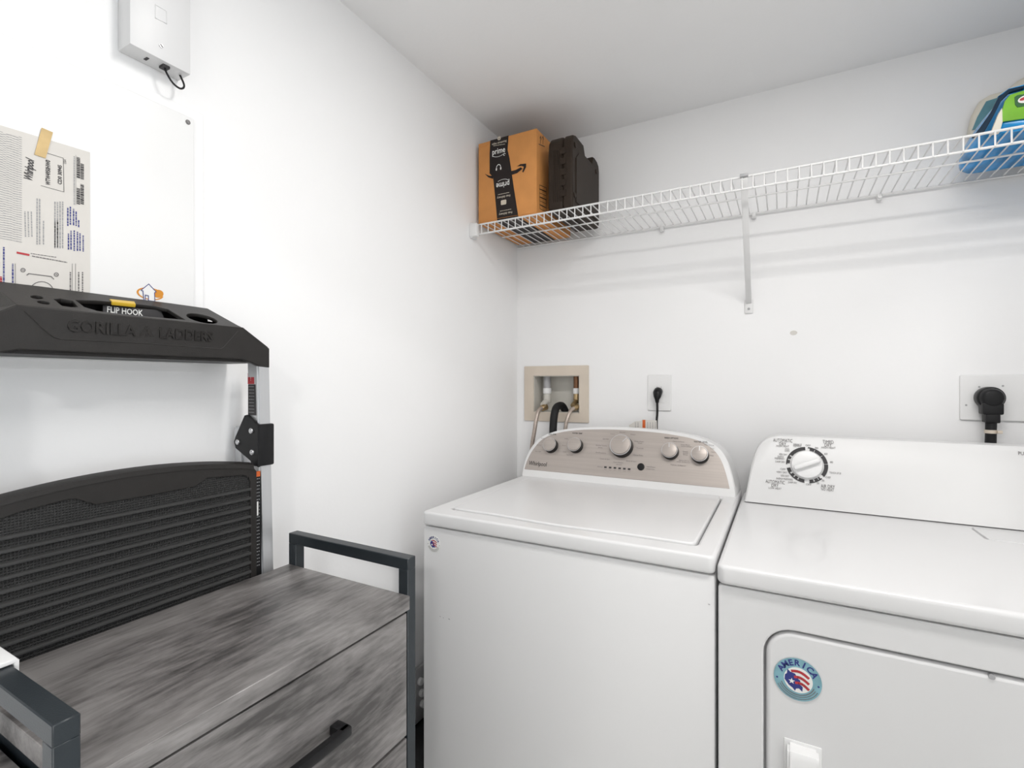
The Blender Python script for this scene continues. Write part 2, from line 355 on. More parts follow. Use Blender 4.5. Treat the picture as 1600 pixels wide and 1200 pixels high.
# console: leaning front, arched top
c0 = V((0, 1.553, WZ)); ctop = V((0, 1.632, H-0.154))
fc = Frame(c0, (1, 0, 0), ctop-c0)
outer = [(815, 741.5), (818, 726), (824, 709), (832, 696), (843, 685), (858, 677), (885, 670.5), (925, 667.5), (975, 668), (1030, 672.5), (1075, 679.5), (1100, 687), (1120, 698), (1134, 715), (1143, 738), (1148, 760), (1150, 773.5)]
inner = [(819.5, 733), (823, 722), (829, 709), (836.5, 698), (846.5, 687.5), (862, 679.5), (889, 673.5), (927, 671.2), (975, 672), (1030, 676.5), (1073, 683.5), (1097, 691), (1114, 702), (1126, 718), (1134, 739), (1140, 763.5)]
def densify(pts, n=3):
    P = smooth_path([(a, b, 0) for a, b in pts], n); return [(p.x, p.y) for p in P]
co = [fc.px(*p) for p in densify(outer)]; ci = [fc.px(*p) for p in densify(inner)]
co = [(x, max(0.0, y)) for x, y in co]; co[0] = (co[0][0], 0.0); co[-1] = (co[-1][0], 0.0)
bm = B(); n = len(co)
def con_ring(yoff, s, zs):
    cx = (WX0+WX1)/2
    out = []
    for x, y in co:
        p = fc.p(x, y); out.append(bm.verts.new(V((cx+(p.x-cx)*s, p.y+yoff if yoff < 0.02 else WY1-0.02+ (p.y-c0.y)*0.25, WZ+(p.z-WZ)*zs))))
    return out
R0 = con_ring(0.0, 0.992, 0.975); R1 = con_ring(0.004, 1.0, 1.0); R2 = con_ring(0.03, 1.012, 0.985)
for a, b in ((R0, R1), (R1, R2)):
    for i in range(n-1): bm.faces.new((a[i], a[i+1], b[i+1], b[i]))
bm.faces.new(R0); bm.faces.new(R2[::-1]); bm.faces.new((R0[0], R1[0], R2[0], R2[-1], R1[-1], R0[-1]))
con = obj('console', bm, M_app2, wm, ang=35)
bm = B(); plate(bm, fc.off(0.0012), [ci], 0.002, 0.0004); pan = obj('control_panel', bm, M_plate, con, ang=30)
fp = fc.off(0.0017)
def knob(fr, u, v, r, h, parent, mark=None, ns=36):
    x, y = fr.px(u, v); o = fr.p(x, y)
    g = B(); cyl(g, fr.p(x, y, -0.001), fr.p(x, y, h*0.72), r*1.10, r*1.02, ns); k = obj('knob', g, M_blk, parent)
    g = B(); cyl(g, fr.p(x, y, h*0.70), fr.p(x, y, h), r, r*0.93, ns, bev=0.0012); cp = obj('knob_cap', g, M_plate, k, ang=25)
    g = B(); ring(g, fr.off(h*0.72), (x, y), r*0.93, r*1.03, 0, 360, ns, z=h*0.10)
    if mark is not None:
        a = math.radians(mark); seg2(g, fr.off(h+0.0004), (x+math.cos(a)*r*0.35, y+math.sin(a)*r*0.35), (x+math.cos(a)*r*0.92, y+math.sin(a)*r*0.92), 0.0022)
    flat('knob_mark', g, M_steel, k)
# knobs are drawn where their caps show: pull the base back along the normal
def knob_at(u, v, r, h, mark): 
    x, y = fp.off(h).px(u, v); q = fp.p(x, y)
    knob(Frame(fp.o, fp.ex, fp.ey), *px_of(q), r, h, pan, mark)
def px_of(p):
    d = V(p)-CAM; z = d.dot(FW); return (800+F*d.dot(RX)/z, HOR-F*d.z/z)
knob_at(857.5, 693.5, 0.0235, 0.024, None); knob_at(896.5, 693.5, 0.0235, 0.024, None)
knob_at(968.5, 694, 0.034, 0.028, 50); knob_at(1045.5, 702.5, 0.0235, 0.024, 95); knob_at(1092.5, 708, 0.0235, 0.024, 90)
bm = B(); x, y = fp.px(1001.5, 729.5); cyl(bm, fp.p(x, y, -0.001), fp.p(x, y, 0.003), 0.0115, seg=28, bev=0.001); obj('start_button', bm, M_blk, pan)
bm = B()
def tp(s, u, v, h, wpx=None, bold=0.0, fr=None, b=None, shear=0.0, align='CENTER'):
    fr = fr or fp; b = b if b is not None else bm
    x, y = fr.px(u, v); wd = None
    if wpx: wd = abs(fr.px(u+wpx/2, v)[0]-fr.px(u-wpx/2, v)[0])
    text(b, fr, s, x, y, h, wd, bold=bold, z=0.0004, shear=shear, align=align)
tp('Whirlpool', 840, 725.5, 0.0155, 28, 0.004); flat('brand_lettering', bm, M_ink, pan); bm = B()
tp('SOIL LEVEL', 863.5, 678.5, 0.0050, 12, 0.01); tp('WATER TEMP', 902, 677, 0.0050, 16, 0.01)
tp('WASH OPTIONS', 1049, 684.5, 0.0055, 22, 0.01); tp('WATER LEVEL', 1095, 690.5, 0.0055, 22, 0.01)
for k in range(6):
    bi = B(); x, y = fp.px(946+k*7.4, 730+k*0.62); poly(bi, fp, [(x-0.0042, y-0.0028), (x+0.0042, y-0.0028), (x+0.0042, y+0.0028), (x-0.0042, y+0.0028)], 0.0004); flat('indicator', bi, M_ink, pan)
stuff(flat('knob_lettering', bm, M_ink, pan))
bm = B()
for s, u, v, wp in (('Heavy', 848, 685, 6), ('Normal', 842, 695.5, 6), ('Extra Light', 841, 705.5, 9), ('Hot', 885, 685.5, 5), ('Warm', 881, 696, 6), ('Cool', 882, 706, 5), ('Tap Cold', 889.5, 711, 10),
    ('Normal', 972.5, 675.5, 9), ('Colors', 957, 678, 7), ('Whites', 989, 679, 8), ('Quick Wash', 946.5, 686, 9), ('Bulky Items', 940, 696.5, 17), ('Sheets', 938, 699.5, 7), ('Delicates', 939, 707.5, 16), ('Drain & Spin', 945, 717.5, 15),
    ('Deep Water', 999, 690, 15), ('Wash', 1000, 692.5, 7), ('Towels', 1000, 700.5, 11), ('Heavy Duty', 997, 711.5, 15), ('Rinse & Spin', 986.5, 721, 16), ('Clean Washer', 966, 722.5, 16), ('affresh', 967, 726, 9), ('Sensing', 937.5, 729.5, 8),
    ('Start/Pause', 1017, 729.5, 14), ('Hold 3 Sec', 1016.5, 733, 13), ('Fabric Softener', 1060.5, 690, 18), ('Extra Rinse', 1071, 695, 14), ('Softener & Rinse', 1072, 697.5, 16),
    ('Presoak', 1071, 705.5, 8), ('Second', 1071, 708, 8), ('Rinse', 1071, 710.5, 7), ('Extra Rinse', 1069, 719.5, 16), ('with Softener', 1068, 722, 22), ('Fabric Softener', 1060, 727, 24),
    ('Auto Sensing', 1108, 695.5, 15), ('Low', 1113, 701, 6), ('Medium', 1115, 706.5, 7), ('Deep', 1112, 712, 6)):
    tp(s, u, v, 0.0036, wp)
for k in range(6): tp(('Wash', 'Rinse', 'Spin', 'Done', 'Lid', 'Lock')[k], 946+k*7.4, 733.6+k*0.62, 0.0025, 4)
stuff(flat('fine_lettering', bm, M_ink2, pan))
def sticker(fr, cx, cy, r, parent, base, sy=1.0):
    g = B(); plate(g, fr.off(0.0008), [ell(cx, cy, r, r, 40)], 0.0008); st = obj('sticker', g, base, parent)
    z = 0.0012; g = B()
    for k, ch in enumerate('AMERICA'):
        a = math.radians(150-k*20); text(g, fr, ch, cx+math.cos(a)*r*0.80, cy+math.sin(a)*r*0.80, r*0.27, rot=a-math.pi/2, z=z, bold=0.03)
    eag = [(-.42, .42), (-.30, .30), (-.10, .26), (.02, .05), (.12, -.02), (.10, -.20), (.22, -.30), (.20, -.52), (.06, -.40), (-.06, -.44), (-.10, -.56), (-.20, -.44), (-.36, -.34), (-.54, -.10), (-.52, .12), (-.44, .20)]
    poly(g, fr, [(cx+r*a, cy+r*b) for a, b in eag], z)
    for a in (-.86, .86): poly(g, fr, [(cx+r*(a+.05*math.cos(q*1.2566)), cy+r*(-0.10+.05*math.sin(q*1.2566))) for q in range(5)], z)
    flat('emblem_lettering', g, M_blue, st)
    g = B(); poly(g, fr, ell(cx+r*0.03, cy-r*0.02, r*0.60, r*0.60, 32), 0.0009)
    pts = []
    for q in range(10):
        rr = r*(0.15 if q % 2 == 0 else 0.06); pts.append((cx-r*0.24+rr*math.cos(math.pi/2+q*math.pi/5), cy-r*0.12+rr*math.sin(math.pi/2+q*math.pi/5)))
    poly(g, fr, pts, 0.0016); flat('emblem_white', g, M_print, st)
    g = B()
    for q in range(3):
        y0 = 0.36-0.27*q; arc = []
        for s in range(9):
            f = s/8; x = (-.22+0.05*q)+f*(0.66-0.05*q); arc.append((cx+r*x, cy+r*(y0+0.10*math.sin(f*math.pi)-0.16*f)))
        line(g, fr, arc, r*0.12, z=0.0011)
    flat('emblem_stripes', g, M_red, st)
    g = B(); ring(g, fr, (cx, cy), r*0.70, r*0.74, 200, 340, 14, z); ring(g, fr, (cx, cy), r*0.80, r*0.83, 205, 335, 14, z); ring(g, fr, (cx, cy), r*0.90, r*0.93, 205, 335, 14, z)
    flat('emblem_small_print', g, M_ink2, st)
fw = Frame((0, WY0+0.002, 0), (1, 0, 0), (0, 0, 1))
x, y = fw.px(678, 849.5); sticker(fw, x, y, 0.0205, wm, M_print)
bm = B()
for u, v, s in ((688, 963, .0012), (693, 965, .0010), (702, 967, .0018), (1108, 944, .0014)):
    x, y = fw.px(u, v); poly(bm, fw, [(x-s*2, y), (x, y-s), (x+s*2, y-s*.4), (x, y+s*.6)], 0.0006)
stuff(flat('scuff', bm, M_ink3, wm))
# ------------------------------------------------------------------ dryer
DX0, DX1, DY0, DY1 = -0.1075, 0.630, 1.000, 1.70
DZ, DZb = H-0.338, H-0.374
dr = thing('clothes_dryer', ((DX0+DX1)/2, (DY0+DY1)/2, 0), 'white front-loading clothes dryer with a single timer knob on its white console', 'dryer')
fd = Frame((0, DY0, 0), (1, 0, 0), (0, 0, 1))
dl = fd.px(1197, 1100)[0]; dtop = fd.px(1260, 994)[1]; dright = (DX0+DX1)*1-dl
door = lambda g: rrect(dl-g, dright+g, 0.235-g, dtop+g, 0.045+g)
bm = B(); plate(bm, fd, [rrect(DX0, DX1, 0.03, DZb-0.003, 0.006, 3), door(0.004)], 0.03, 0.003, 2); obj('front_panel', bm, M_app, dr, ang=40)
bm = B(); box(bm, (DX0+0.001, DY0+0.020, 0.03), (DX1-0.001, DY1, DZb-0.004), 0.004); obj('body', bm, M_app, dr)
bm = B(); box(bm, (DX0+0.02, DY0+0.03, 0), (DX1-0.02, DY1-0.02, 0.035)); obj('base', bm, M_gap, dr)
bm = B(); plate(bm, fd.off(-0.001), [door(0)], 0.018, 0.007, 4); ddoor = obj('door', bm, M_app, dr, ang=50)
hx0, hz = fd.px(1230, 1163); hx1 = fd.px(1279, 1180)[0]; hz = fd.px(1250, 1164)[1]
bm = B()
prof = [(0.0, 0.0), (0.012, 0.0), (0.022, -0.004), (0.026, -0.012), (0.024, -0.05), (0.018, -0.10), (0.010, -0.13), (0.0, -0.135)]
L = [bm.verts.new((hx0, DY0+0.003-a, hz+b)) for a, b in prof]; R = [bm.verts.new((hx1, DY0+0.003-a, hz+b)) for a, b in prof]
bm.faces.new(L); bm.faces.new(R[::-1])
for i in range(len(prof)): bm.faces.new((L[i], L[(i+1) % len(prof)], R[(i+1) % len(prof)], R[i]))
bmesh.ops.recalc_face_normals(bm, faces=bm.faces[:]); bmesh.ops.bevel(bm, geom=[e for e in bm.edges if abs(e.verts[0].co.x-e.verts[1].co.x) < 1e-6], offset=0.004, segments=2, affect='EDGES')
obj('handle', bm, M_white, ddoor)
bm = B(); box(bm, (hx0-0.005, DY0-0.0006, hz-0.14), (hx1+0.005, DY0+0.004, hz+0.005), 0.0015); obj('handle_plate', bm, M_white, ddoor)
x, y = fd.px(1246, 1061.5); sticker(fd, x, y, 0.0365, ddoor, M_teal)
bm = B(); x, y = fd.px(1550, 1058); cyl(bm, fd.p(x, y, -0.006), fd.p(x, y, 0.0005), 0.004, seg=12); obj('door_catch', bm, M_dgrey, ddoor)
# top with the lint door
fdt = Frame((0, 0, DZ), (1, 0, 0), (0, 1, 0))
lp = [fdt.px(1518, 823), fdt.px(1542, 842)]
lcx = 0.452
lint = [(lp[0][0], 1.535), (lp[1][0]+0.004, lp[1][1]+0.004), (lp[1][0]+0.012, lp[1][1]), (2*lcx-lp[1][0]-0.012, lp[1][1]), (2*lcx-lp[1][0]-0.004, lp[1][1]+0.004), (2*lcx-lp[0][0], 1.535)]
def grow(pts, g):
    cx = sum(p[0] for p in pts)/len(pts); cy = sum(p[1] for p in pts)/len(pts)
    return [(x+g*(1 if x > cx else -1), y+g*(1 if y > cy else -1)) for x, y in pts]
bm = B(); plate(bm, fdt, [rrect(DX0-0.002, DX1+0.002, DY0-0.008, DY1, 0.016), grow(lint, 0.0012)], DZ-DZb, 0.008, 4); obj('top_deck', bm, M_app, dr, ang=50)
bm = B(); plate(bm, fdt.off(-0.0005), [lint], 0.02, 0.0015, 2); obj('lint_door', bm, M_app, dr)
d0 = V((0, 1.545, DZ)); dtp = V((0, 1.600, H-0.151))
fk = Frame(d0, (1, 0, 0), dtp-d0)
ol = [(1163, 785.5), (1168, 758), (1174, 729), (1180, 709), (1186, 697), (1194, 688.5), (1204, 683.5), (1217, 681)]
P = [fk.px(*p) for p in densify(ol)]
hmax = max(y for x, y in P); P[0] = (P[0][0], 0.0)
mid = (DX0+DX1)/2
out = P + [(mid, hmax+0.001)] + [(2*mid-x, y) for x, y in reversed(P)]
bm = B(); n = len(out)
def dring(k, s, zs):
    res = []
    for x, y in out:
        p = fk.p(x, y); yy = p.y+0.004*k if k < 2 else DY1-0.03+(p.y-d0.y)*0.2
        res.append(bm.verts.new((mid+(p.x-mid)*s, yy, max(DZ+0.0028, DZ+(p.z-DZ)*zs))))
    return res
R0, R1, R2 = dring(0, 0.990, 0.98), dring(1, 1.0, 1.0), dring(2, 1.008, 0.99)
for a, b in ((R0, R1), (R1, R2)):
    for i in range(n-1): bm.faces.new((a[i], a[i+1], b[i+1], b[i]))
bm.faces.new(R0); bm.faces.new(R2[::-1]); bm.faces.new((R0[0], R1[0], R2[0], R2[-1], R1[-1], R0[-1]))
dcon = obj('console', bm, M_app2, dr, ang=35)
bm = B(); box(bm, (DX0+0.035, 1.565, DZ-0.001), (DX1-0.035, 1.64, DZ+0.006)); obj('console_foot', bm, M_app2, dr)
fq = fk.off(0.0006)
kx, ky = fq.px(1260.5, 726.5)
bm = B()
A = [(86, 45), (42, 12), (9, -34), (-40, -72), (-84, -128), (-132, -162), (-186, -218), (-222, -266)]
segs = [(80, 66), (64, 38), (36, 8), (6, -35), (-47, -52), (-55, -66), (-70, -82), (-98, -116), (-120, -130), (-134, -144), (-150, -166), (-182, -194), (-198, -208), (-213, -266)]
for a, b in segs: ring(bm, fq, (kx, ky), 0.0405, 0.0495, a, b, 8, 0.0003)
for a, b in ((86, 8), (6, -36), (-44, -83), (-97, -160), (-178, -265)): ring(bm, fq, (kx, ky), 0.0465, 0.0495, a, b, 16, 0.0004)
flat('dial_ring', bm, M_ink, dcon)
bm = B(); cyl(bm, fk.p(kx, ky, -0.002), fk.p(kx, ky, 0.012), 0.0385, 0.0365, 40, bev=0.002)
kn = obj('knob', bm, M_white, dcon)
gf = Frame(fk.p(kx, ky, 0.011), fk.ex*math.cos(0.42)+fk.ey*math.sin(0.42), fk.ey*math.cos(0.42)-fk.ex*math.sin(0.42))
bm = B(); obox(bm, gf, -0.034, 0.034, -0.007, 0.007, 0, 0.014, 0.005, 3); obj('knob_grip', bm, M_white, kn)
bm = B()
for s, u, v, h, wp in (('AUTOMATIC', 1223, 688, .0095, 30), ('DRY', 1223, 693.5, .0090, 11), ('TIMED', 1294, 690.5, .0095, 17), ('DRY', 1294, 695.5, .0090, 11), ('AUTOMATIC', 1211, 753, .0095, 30), ('DRY', 1211, 758.5, .0090, 11), ('AIR DRY', 1293.5, 760, .0090, 22), ('NO HEAT', 1293, 765, .0075, 20)):
    tp(s, u, v, h, wp, fr=fq)
for s, u, v, wp in (('HIGH HEAT', 1223, 697, 20), ('HIGH HEAT', 1294.5, 699.5, 22), ('LOW HEAT', 1211, 763, 20), ('WRINKLE', 1246, 694.5, 13), ('PREVENT', 1246, 697, 13), ('OFF', 1262.5, 696, 8), ('80', 1276, 700, 5), ('60', 1290.5, 709, 5), ('40', 1299, 722, 5), ('TOUCH UP 20', 1305, 739, 18),
    ('OFF', 1294, 746, 8), ('30', 1286, 751, 4), ('20', 1278, 755, 4), ('OFF', 1263.5, 757, 8), ('DAMP DRY', 1238.5, 754, 14), ('ENERGY PREFERRED', 1226, 748.5, 26), ('LESS DRY', 1226.5, 743.5, 13), ('VERY DRY', 1221.5, 738, 17), ('OFF', 1223.5, 733, 8),
    ('DAMP DRY', 1219, 721.5, 15), ('PREFERRED', 1218, 716.5, 15), ('ENERGY', 1220, 713.5, 10), ('VERY DRY', 1223.5, 710, 13), ('COOL', 1230, 701.5, 7), ('DOWN', 1230, 704.5, 7)):
    tp(s, u, v, .0052, wp, fr=fq)
tp('PUSH', 1600, 708.5, .0085, 18, fr=fq)
stuff(flat('lettering', bm, M_ink2, dcon))
# ------------------------------------------------------------------ dresser (narrow drawer unit)
BX, FX = -0.853, -0.551; N0, N1, E0, E1 = 0.184, 0.204, 0.644, 0.664
TZ = H-0.3556; RZ = H-0.295
ds = thing('dresser', ((BX+FX)/2, (N0+E1)/2, 0), 'narrow grey wood-look drawer unit with black metal end frames in front of ladder', 'dresser')
for y0, y1 in ((N0, N1), (E0, E1)):
    for x0, x1 in ((FX-0.021, FX), (BX, BX+0.021)):
        bm = B(); box(bm, (x0, y0, 0), (x1, y1, RZ-0.019), 0.0012, 1); obj('post', bm, M_frm, ds)
    bm = B(); box(bm, (BX, y0, RZ-0.020), (FX, y1, RZ), 0.0012, 1); obj('top_rail', bm, M_frm, ds)
    for z in (0.03,):
        bm = B(); box(bm, (BX+0.021, y0+0.001, z), (FX-0.021, y1-0.001, z+0.02)); obj('crossbar', bm, M_frm, ds)
bm = B(); box(bm, (BX+0.001, N1, TZ-0.023), (FX+0.003, E0+0.0005, TZ), 0.001, 1); obj('top_board', bm, M_top, ds)
bm = B(); box(bm, (FX+0.0026, N1+0.0005, TZ-0.0225), (FX+0.0036, E0, TZ-0.0007)); obj('edge_band', bm, M_drw, ds)
for y0, y1 in ((N0+0.002, N1-0.003), (E0+0.003, E1-0.002)):
    bm = B(); box(bm, (BX+0.021, y0, 0.05), (FX-0.021, y1, TZ-0.034)); obj('side_panel', bm, M_drw, ds)
bm = B(); box(bm, (BX+0.004, N1, 0.03), (BX+0.010, E0, TZ-0.023)); obj('back_panel', bm, M_frm, ds)
bm = B(); box(bm, (BX+0.012, N1+0.004, 0.05), (FX-0.020, E0-0.004, TZ-0.028)); obj('carcass', bm, M_frm, ds)
pitch = 0.2085; zt = TZ-0.0275
for k in range(4):
    bm = B(); z1 = zt-k*pitch; box(bm, (FX-0.017, N1+0.003, z1-pitch+0.005), (FX+0.001, E0-0.004, z1), 0.0008, 1); dw = obj('drawer', bm, M_drw, ds)
    zc = z1-0.098; yc = (N1+E0)/2; hw = 0.064
    bm = B()
    for s in (-1, 1): box(bm, (FX, yc+s*hw-0.008, zc-0.007), (FX+0.026, yc+s*hw+0.008, zc+0.007), 0.002)
    box(bm, (FX+0.016, yc-hw-0.008, zc-0.007), (FX+0.028, yc+hw+0.008, zc+0.007), 0.0025)
    obj('handle', bm, M_blk, dw)
# white plastic hook over the near rail
bm = B()
hk = Frame((0, 0, 0), (0, 1, 0), (0, 0, 1))
hkf = Frame((-0.706, 0, 0), (0, 1, 0), (0, 0, 1))
prof = [(N0-0.006, RZ-0.018), (N0-0.0008, RZ-0.018), (N0-0.0008, RZ+0.0008), (N1+0.0008, RZ+0.0008), (N1+0.0008, RZ-0.022), (N1+0.0050, RZ-0.022), (N1+0.0055, RZ+0.003), (N1+0.003, RZ+0.006), (N0, RZ+0.006), (N0-0.006, RZ+0.003)]
plate(bm, hkf, [prof], 0.13, 0.0014, 2)
tag(obj('rail_hook', bm, M_white, None, ang=30), 'white plastic hook clipped over the black end rail of the drawer unit', 'hook')
# ------------------------------------------------------------------ step ladder folded against the left wall
YC = 0.392
LF = -0.864          # front face of the legs
ld = thing('step_ladder', (-0.90, YC, 0), 'folded aluminium step ladder with charcoal tool tray leaning flat by the left wall', 'ladder')
def leg(name, x0, x1, ytop0, ytop1, sp, ztop, sgn):
    g = B(); vs_ = []
    for z, d in ((0.0, sp), (ztop, 0.0)):
        for x, yy in ((x0, ytop0), (x1, ytop0), (x1, ytop1), (x0, ytop1)):
            vs_.append(g.verts.new((x, YC+sgn*(yy+d-YC), z)))
    for f in ((0, 1, 2, 3), (4, 7, 6, 5), (0, 4, 5, 1), (1, 5, 6, 2), (2, 6, 7, 3), (3, 7, 4, 0)): g.faces.new([vs_[i] for i in f])
    bmesh.ops.recalc_face_normals(g, faces=g.faces[:]); bmesh.ops.bevel(g, geom=g.edges[:], offset=0.003, segments=2, affect='EDGES')
    return obj(name, g, M_alu, ld)
ly0 = onX(402, 600, LF).y; ly1 = onX(421.5, 600, LF).y
SP = (onX(428, 885, LF).y-ly1)/0.37*1.25
for s in (1, -1):
    lg = leg('front_leg', LF-0.032, LF, ly0, ly1, SP, H+0.045, s)
    g = B(); yy = YC+s*((ly0+ly1)/2+SP-YC); box(g, (LF-0.034, yy-0.017, 0), (LF+0.003, yy+0.017, 0.03), 0.003); obj('foot', g, M_rub, lg)
    rl = leg('rear_leg', -0.944, -0.918, ly0+0.004, ly1-0.004, SP, H-0.085, s)
    # hinge bracket with three bolts
    br = onX(405, 660, LF)
    fbk = Frame((0, YC+s*(ly0+SP*0.09-0.0035-YC), 0), (1, 0, 0), (0, 0, 1)) if s == 1 else Frame((0, YC+s*(ly0+SP*0.09-0.0035-YC), 0), (-1, 0, 0), (0, 0, 1))
    pts = [fbk.px(*p) for p in ((369, 682), (366.5, 690), (369, 700), (404, 730), (404, 664), (387, 648), (383, 649))] if s == 1 else [(-x, y) for x, y in bpts]
    if s == 1: bpts = pts
    g = B(); plate(g, fbk.off(0.0015), [pts], 0.005, 0.0006); bk = obj('hinge_bracket', g, M_blk, ld)
    zb0, zb1 = H-0.157+0.0, H-0.078
    g = B(); ya, yb = ly0+SP*0.09-0.004, ly1+SP*0.09+0.004
    box(g, (LF-0.02, YC+s*(ya-YC), zb0), (LF+0.005, YC+s*(yb-YC), zb1), 0.003); obj('hinge_clamp', g, M_blk, bk)
    bl = [fbk.px(*p) for p in ((394.5, 673), (373.5, 690.5), (396, 706.5))] if s == 1 else [(-x, y) for x, y in bls]
    if s == 1: bls = bl
    for x, y in bl:
        g = B(); cyl(g, fbk.p(x, y, 0.001), fbk.p(x, y, 0.0045), 0.0052, seg=14, bev=0.0008); cyl(g, fbk.p(x, y, 0.004), fbk.p(x, y, 0.006), 0.0028, seg=6); obj('bolt', g, M_steel, bk)
# warning labels on the inner faces of the right leg
fin = Frame((0, ly0+0.002, 0), (1, 0, 0), (0, 0, 1))
for (u0, v0, u1, v1), m in (((388, 583, 398, 600), M_red), ((388.5, 600.5, 400, 649), M_ink)):
    a, b = fin.px(u0, v0), fin.px(u1, v1)
    g = B(); plate(g, fin.off(0.0012), [[(a[0], b[1]), (b[0], b[1]), (b[0], a[1]), (a[0], a[1])]], 0.004); lb = obj('warning_label', g, m, ld)
    g = B()
    if m == M_ink:
        for k in range(9):
            yy = a[1]-(a[1]-b[1])*(k+0.7)/9.6; dashes(g, fin.off(0.0016), (a[0]+0.003, yy), (b[0]-0.003, yy), 0.0012, 0.002, 0.005)
    else: text(g, fin.off(0.0016), '!', (a[0]+b[0])/2, (a[1]+b[1])/2, 0.008)
    flat('label_print', g, M_ink3 if m == M_ink else M_print, lb)
# tool tray: a leaning top with cut-outs, front skirt, sloping shoulders
TX = -0.830
zfr = 0.0965; tl = V((-0.936, 0, H+0.1385))
y0, y1 = 0.2428, 0.5335
fT = Frame((TX, 0, H+zfr), (0, -1, 0), (tl-V((TX, 0, H+zfr))))       # x = -Y, y = up the slope; normal towards the viewer
if fT.n.x < 0: fT = Frame((TX, 0, H+zfr), (0, 1, 0), (tl-V((TX, 0, H+zfr))))
depthT = (tl-V((TX, 0, H+zfr))).length
pY = lambda y: (y if fT.ex.y > 0 else -y)
outl = [(pY(y0), 0), (pY(y1), 0), (pY(y1), depthT*0.97), (pY(0.47), depthT), (pY(0.30), depthT), (pY(y0), depthT*0.97)]
hole_big = [fT.px(*p) for p in ((118, 468.5), (150, 469.5), (200, 474), (240, 478), (262, 483), (290, 499.5), (250, 496), (200, 491.5), (152, 485.5), (132, 479.5))]
hole_d = [fT.px(*p) for p in ((84, 467), (95, 466.5), (113, 470), (122, 479.5), (110, 479.5), (97, 477.5))]
def pxell(cu_, cv_, a, b, rot, n=16):
    return [fT.px(cu_+a*math.cos(q*2*math.pi/n)*math.cos(rot)-b*math.sin(q*2*math.pi/n)*math.sin(rot), cv_+a*math.cos(q*2*math.pi/n)*math.sin(rot)+b*math.sin(q*2*math.pi/n)*math.cos(rot)) for q in range(n)]
h1 = pxell(57.5, 464.3, 10, 2.6, 0.12); h2 = pxell(68, 472.5, 10, 2.4, 0.15); h3 = pxell(315.5, 497.5, 25, 6.0, 0.22)
bm = B(); plate(bm, fT, [outl, hole_big, hole_d, h1, h2, h3], 0.006, 0.001, 2); tr = obj('tray_top', bm, M_tray2, ld)
# shoulders
for ya, yb in ((y0, 0.1925), (y1, 0.583)):
    g = B(); q = [V((TX, ya, H+zfr)), V((TX, yb, H+0.062)), V((-0.936, yb+(0.01 if yb < ya else -0.01), H+0.082)), V((-0.936, ya, H+0.135))]
    top = [g.verts.new(p) for p in q]; bot = [g.verts.new(p-V((0, 0, 0.007))) for p in q]
    g.faces.new(top); g.faces.new(bot[::-1])
    for i in range(4): g.faces.new((top[i], top[(i+1) % 4], bot[(i+1) % 4], bot[i]))
    obj('tray_shoulder', g, M_tray2, tr)
fS = Frame((TX+0.004, 0, H), (0, 1, 0), (0, 0, 1))
sk = [(0.1925, 0.029), (0.212, 0.029), (0.226, 0.036), (0.245, 0.0405), (0.530, 0.0405), (0.548, 0.036), (0.562, 0.030), (0.584, 0.028), (0.584, 0.062), (0.580, 0.066), (y1, 0.0965), (y0, 0.0965), (0.196, 0.066), (0.1925, 0.062)]
bm = B(); plate(bm, fS, [sk], 0.010, 0.0018, 3); skirt = obj('tray_skirt', bm, M_tray, ld, ang=30)
bm = B(); box(bm, (-0.936, 0.20, H+0.036), (TX-0.004, 0.576, H+0.042)); box(bm, (-0.936, 0.20, H+0.036), (-0.929, 0.576, H+0.078)); box(bm, (-0.936, 0.245, H+0.07), (-0.930, 0.532, H+0.129)); box(bm, (-0.936, 0.23, H+0.07), (-0.930, 0.548, H+0.113))
for yy in (0.1965, 0.5745): box(bm, (-0.936, yy, H+0.043), (TX-0.004, yy+0.006, H+0.062))
obj('tray_shell', bm, M_tray, ld)
# outline and embossed maker's lettering on the skirt
fS2 = fS.off(0.0006)
bm = B(); pp = [fS.px(*p) for p in ((38, 486), (75, 521), (84, 527), (95, 530), (220, 536), (345, 545.5), (350, 542), (372, 517))]
tube(bm, [fS.p(x, y, 0.0) for x, y in pp], 0.0008, 6); obj('skirt_ridge', bm, M_tray, skirt)
bm = B(); a = fS.px(105, 511)[0]; b = fS.px(212, 519)[0]; c = fS.px(249, 519)[0]; d = fS.px(332, 527)[0]
zt_ = fS.px(228, 517)[1]-0.001
text(bm, fS2, 'GORILLA', (a+b)/2, zt_, 0.0155, b-a, bold=0.02, ext=0.0012); text(bm, fS2, 'LADDERS', (c+d)/2, zt_, 0.0155, d-c, bold=0.02, ext=0.0012)
lx = fS.px(229, 518)[0]
for p in ([(-.010, -.007), (-.004, -.007), (.000, .001), (-.003, .006)], [(.010, -.007), (.004, -.007), (.000, .001), (.003, .006)], [(-.0025, -.007), (.0025, -.007), (0, -.002)], [(-.002, .008), (.002, .008), (0, .0045)]):
    poly(bm, fS2, [(lx+q[0], zt_+q[1]) for q in p])
flat('embossed_lettering', bm, M_trl, skirt)
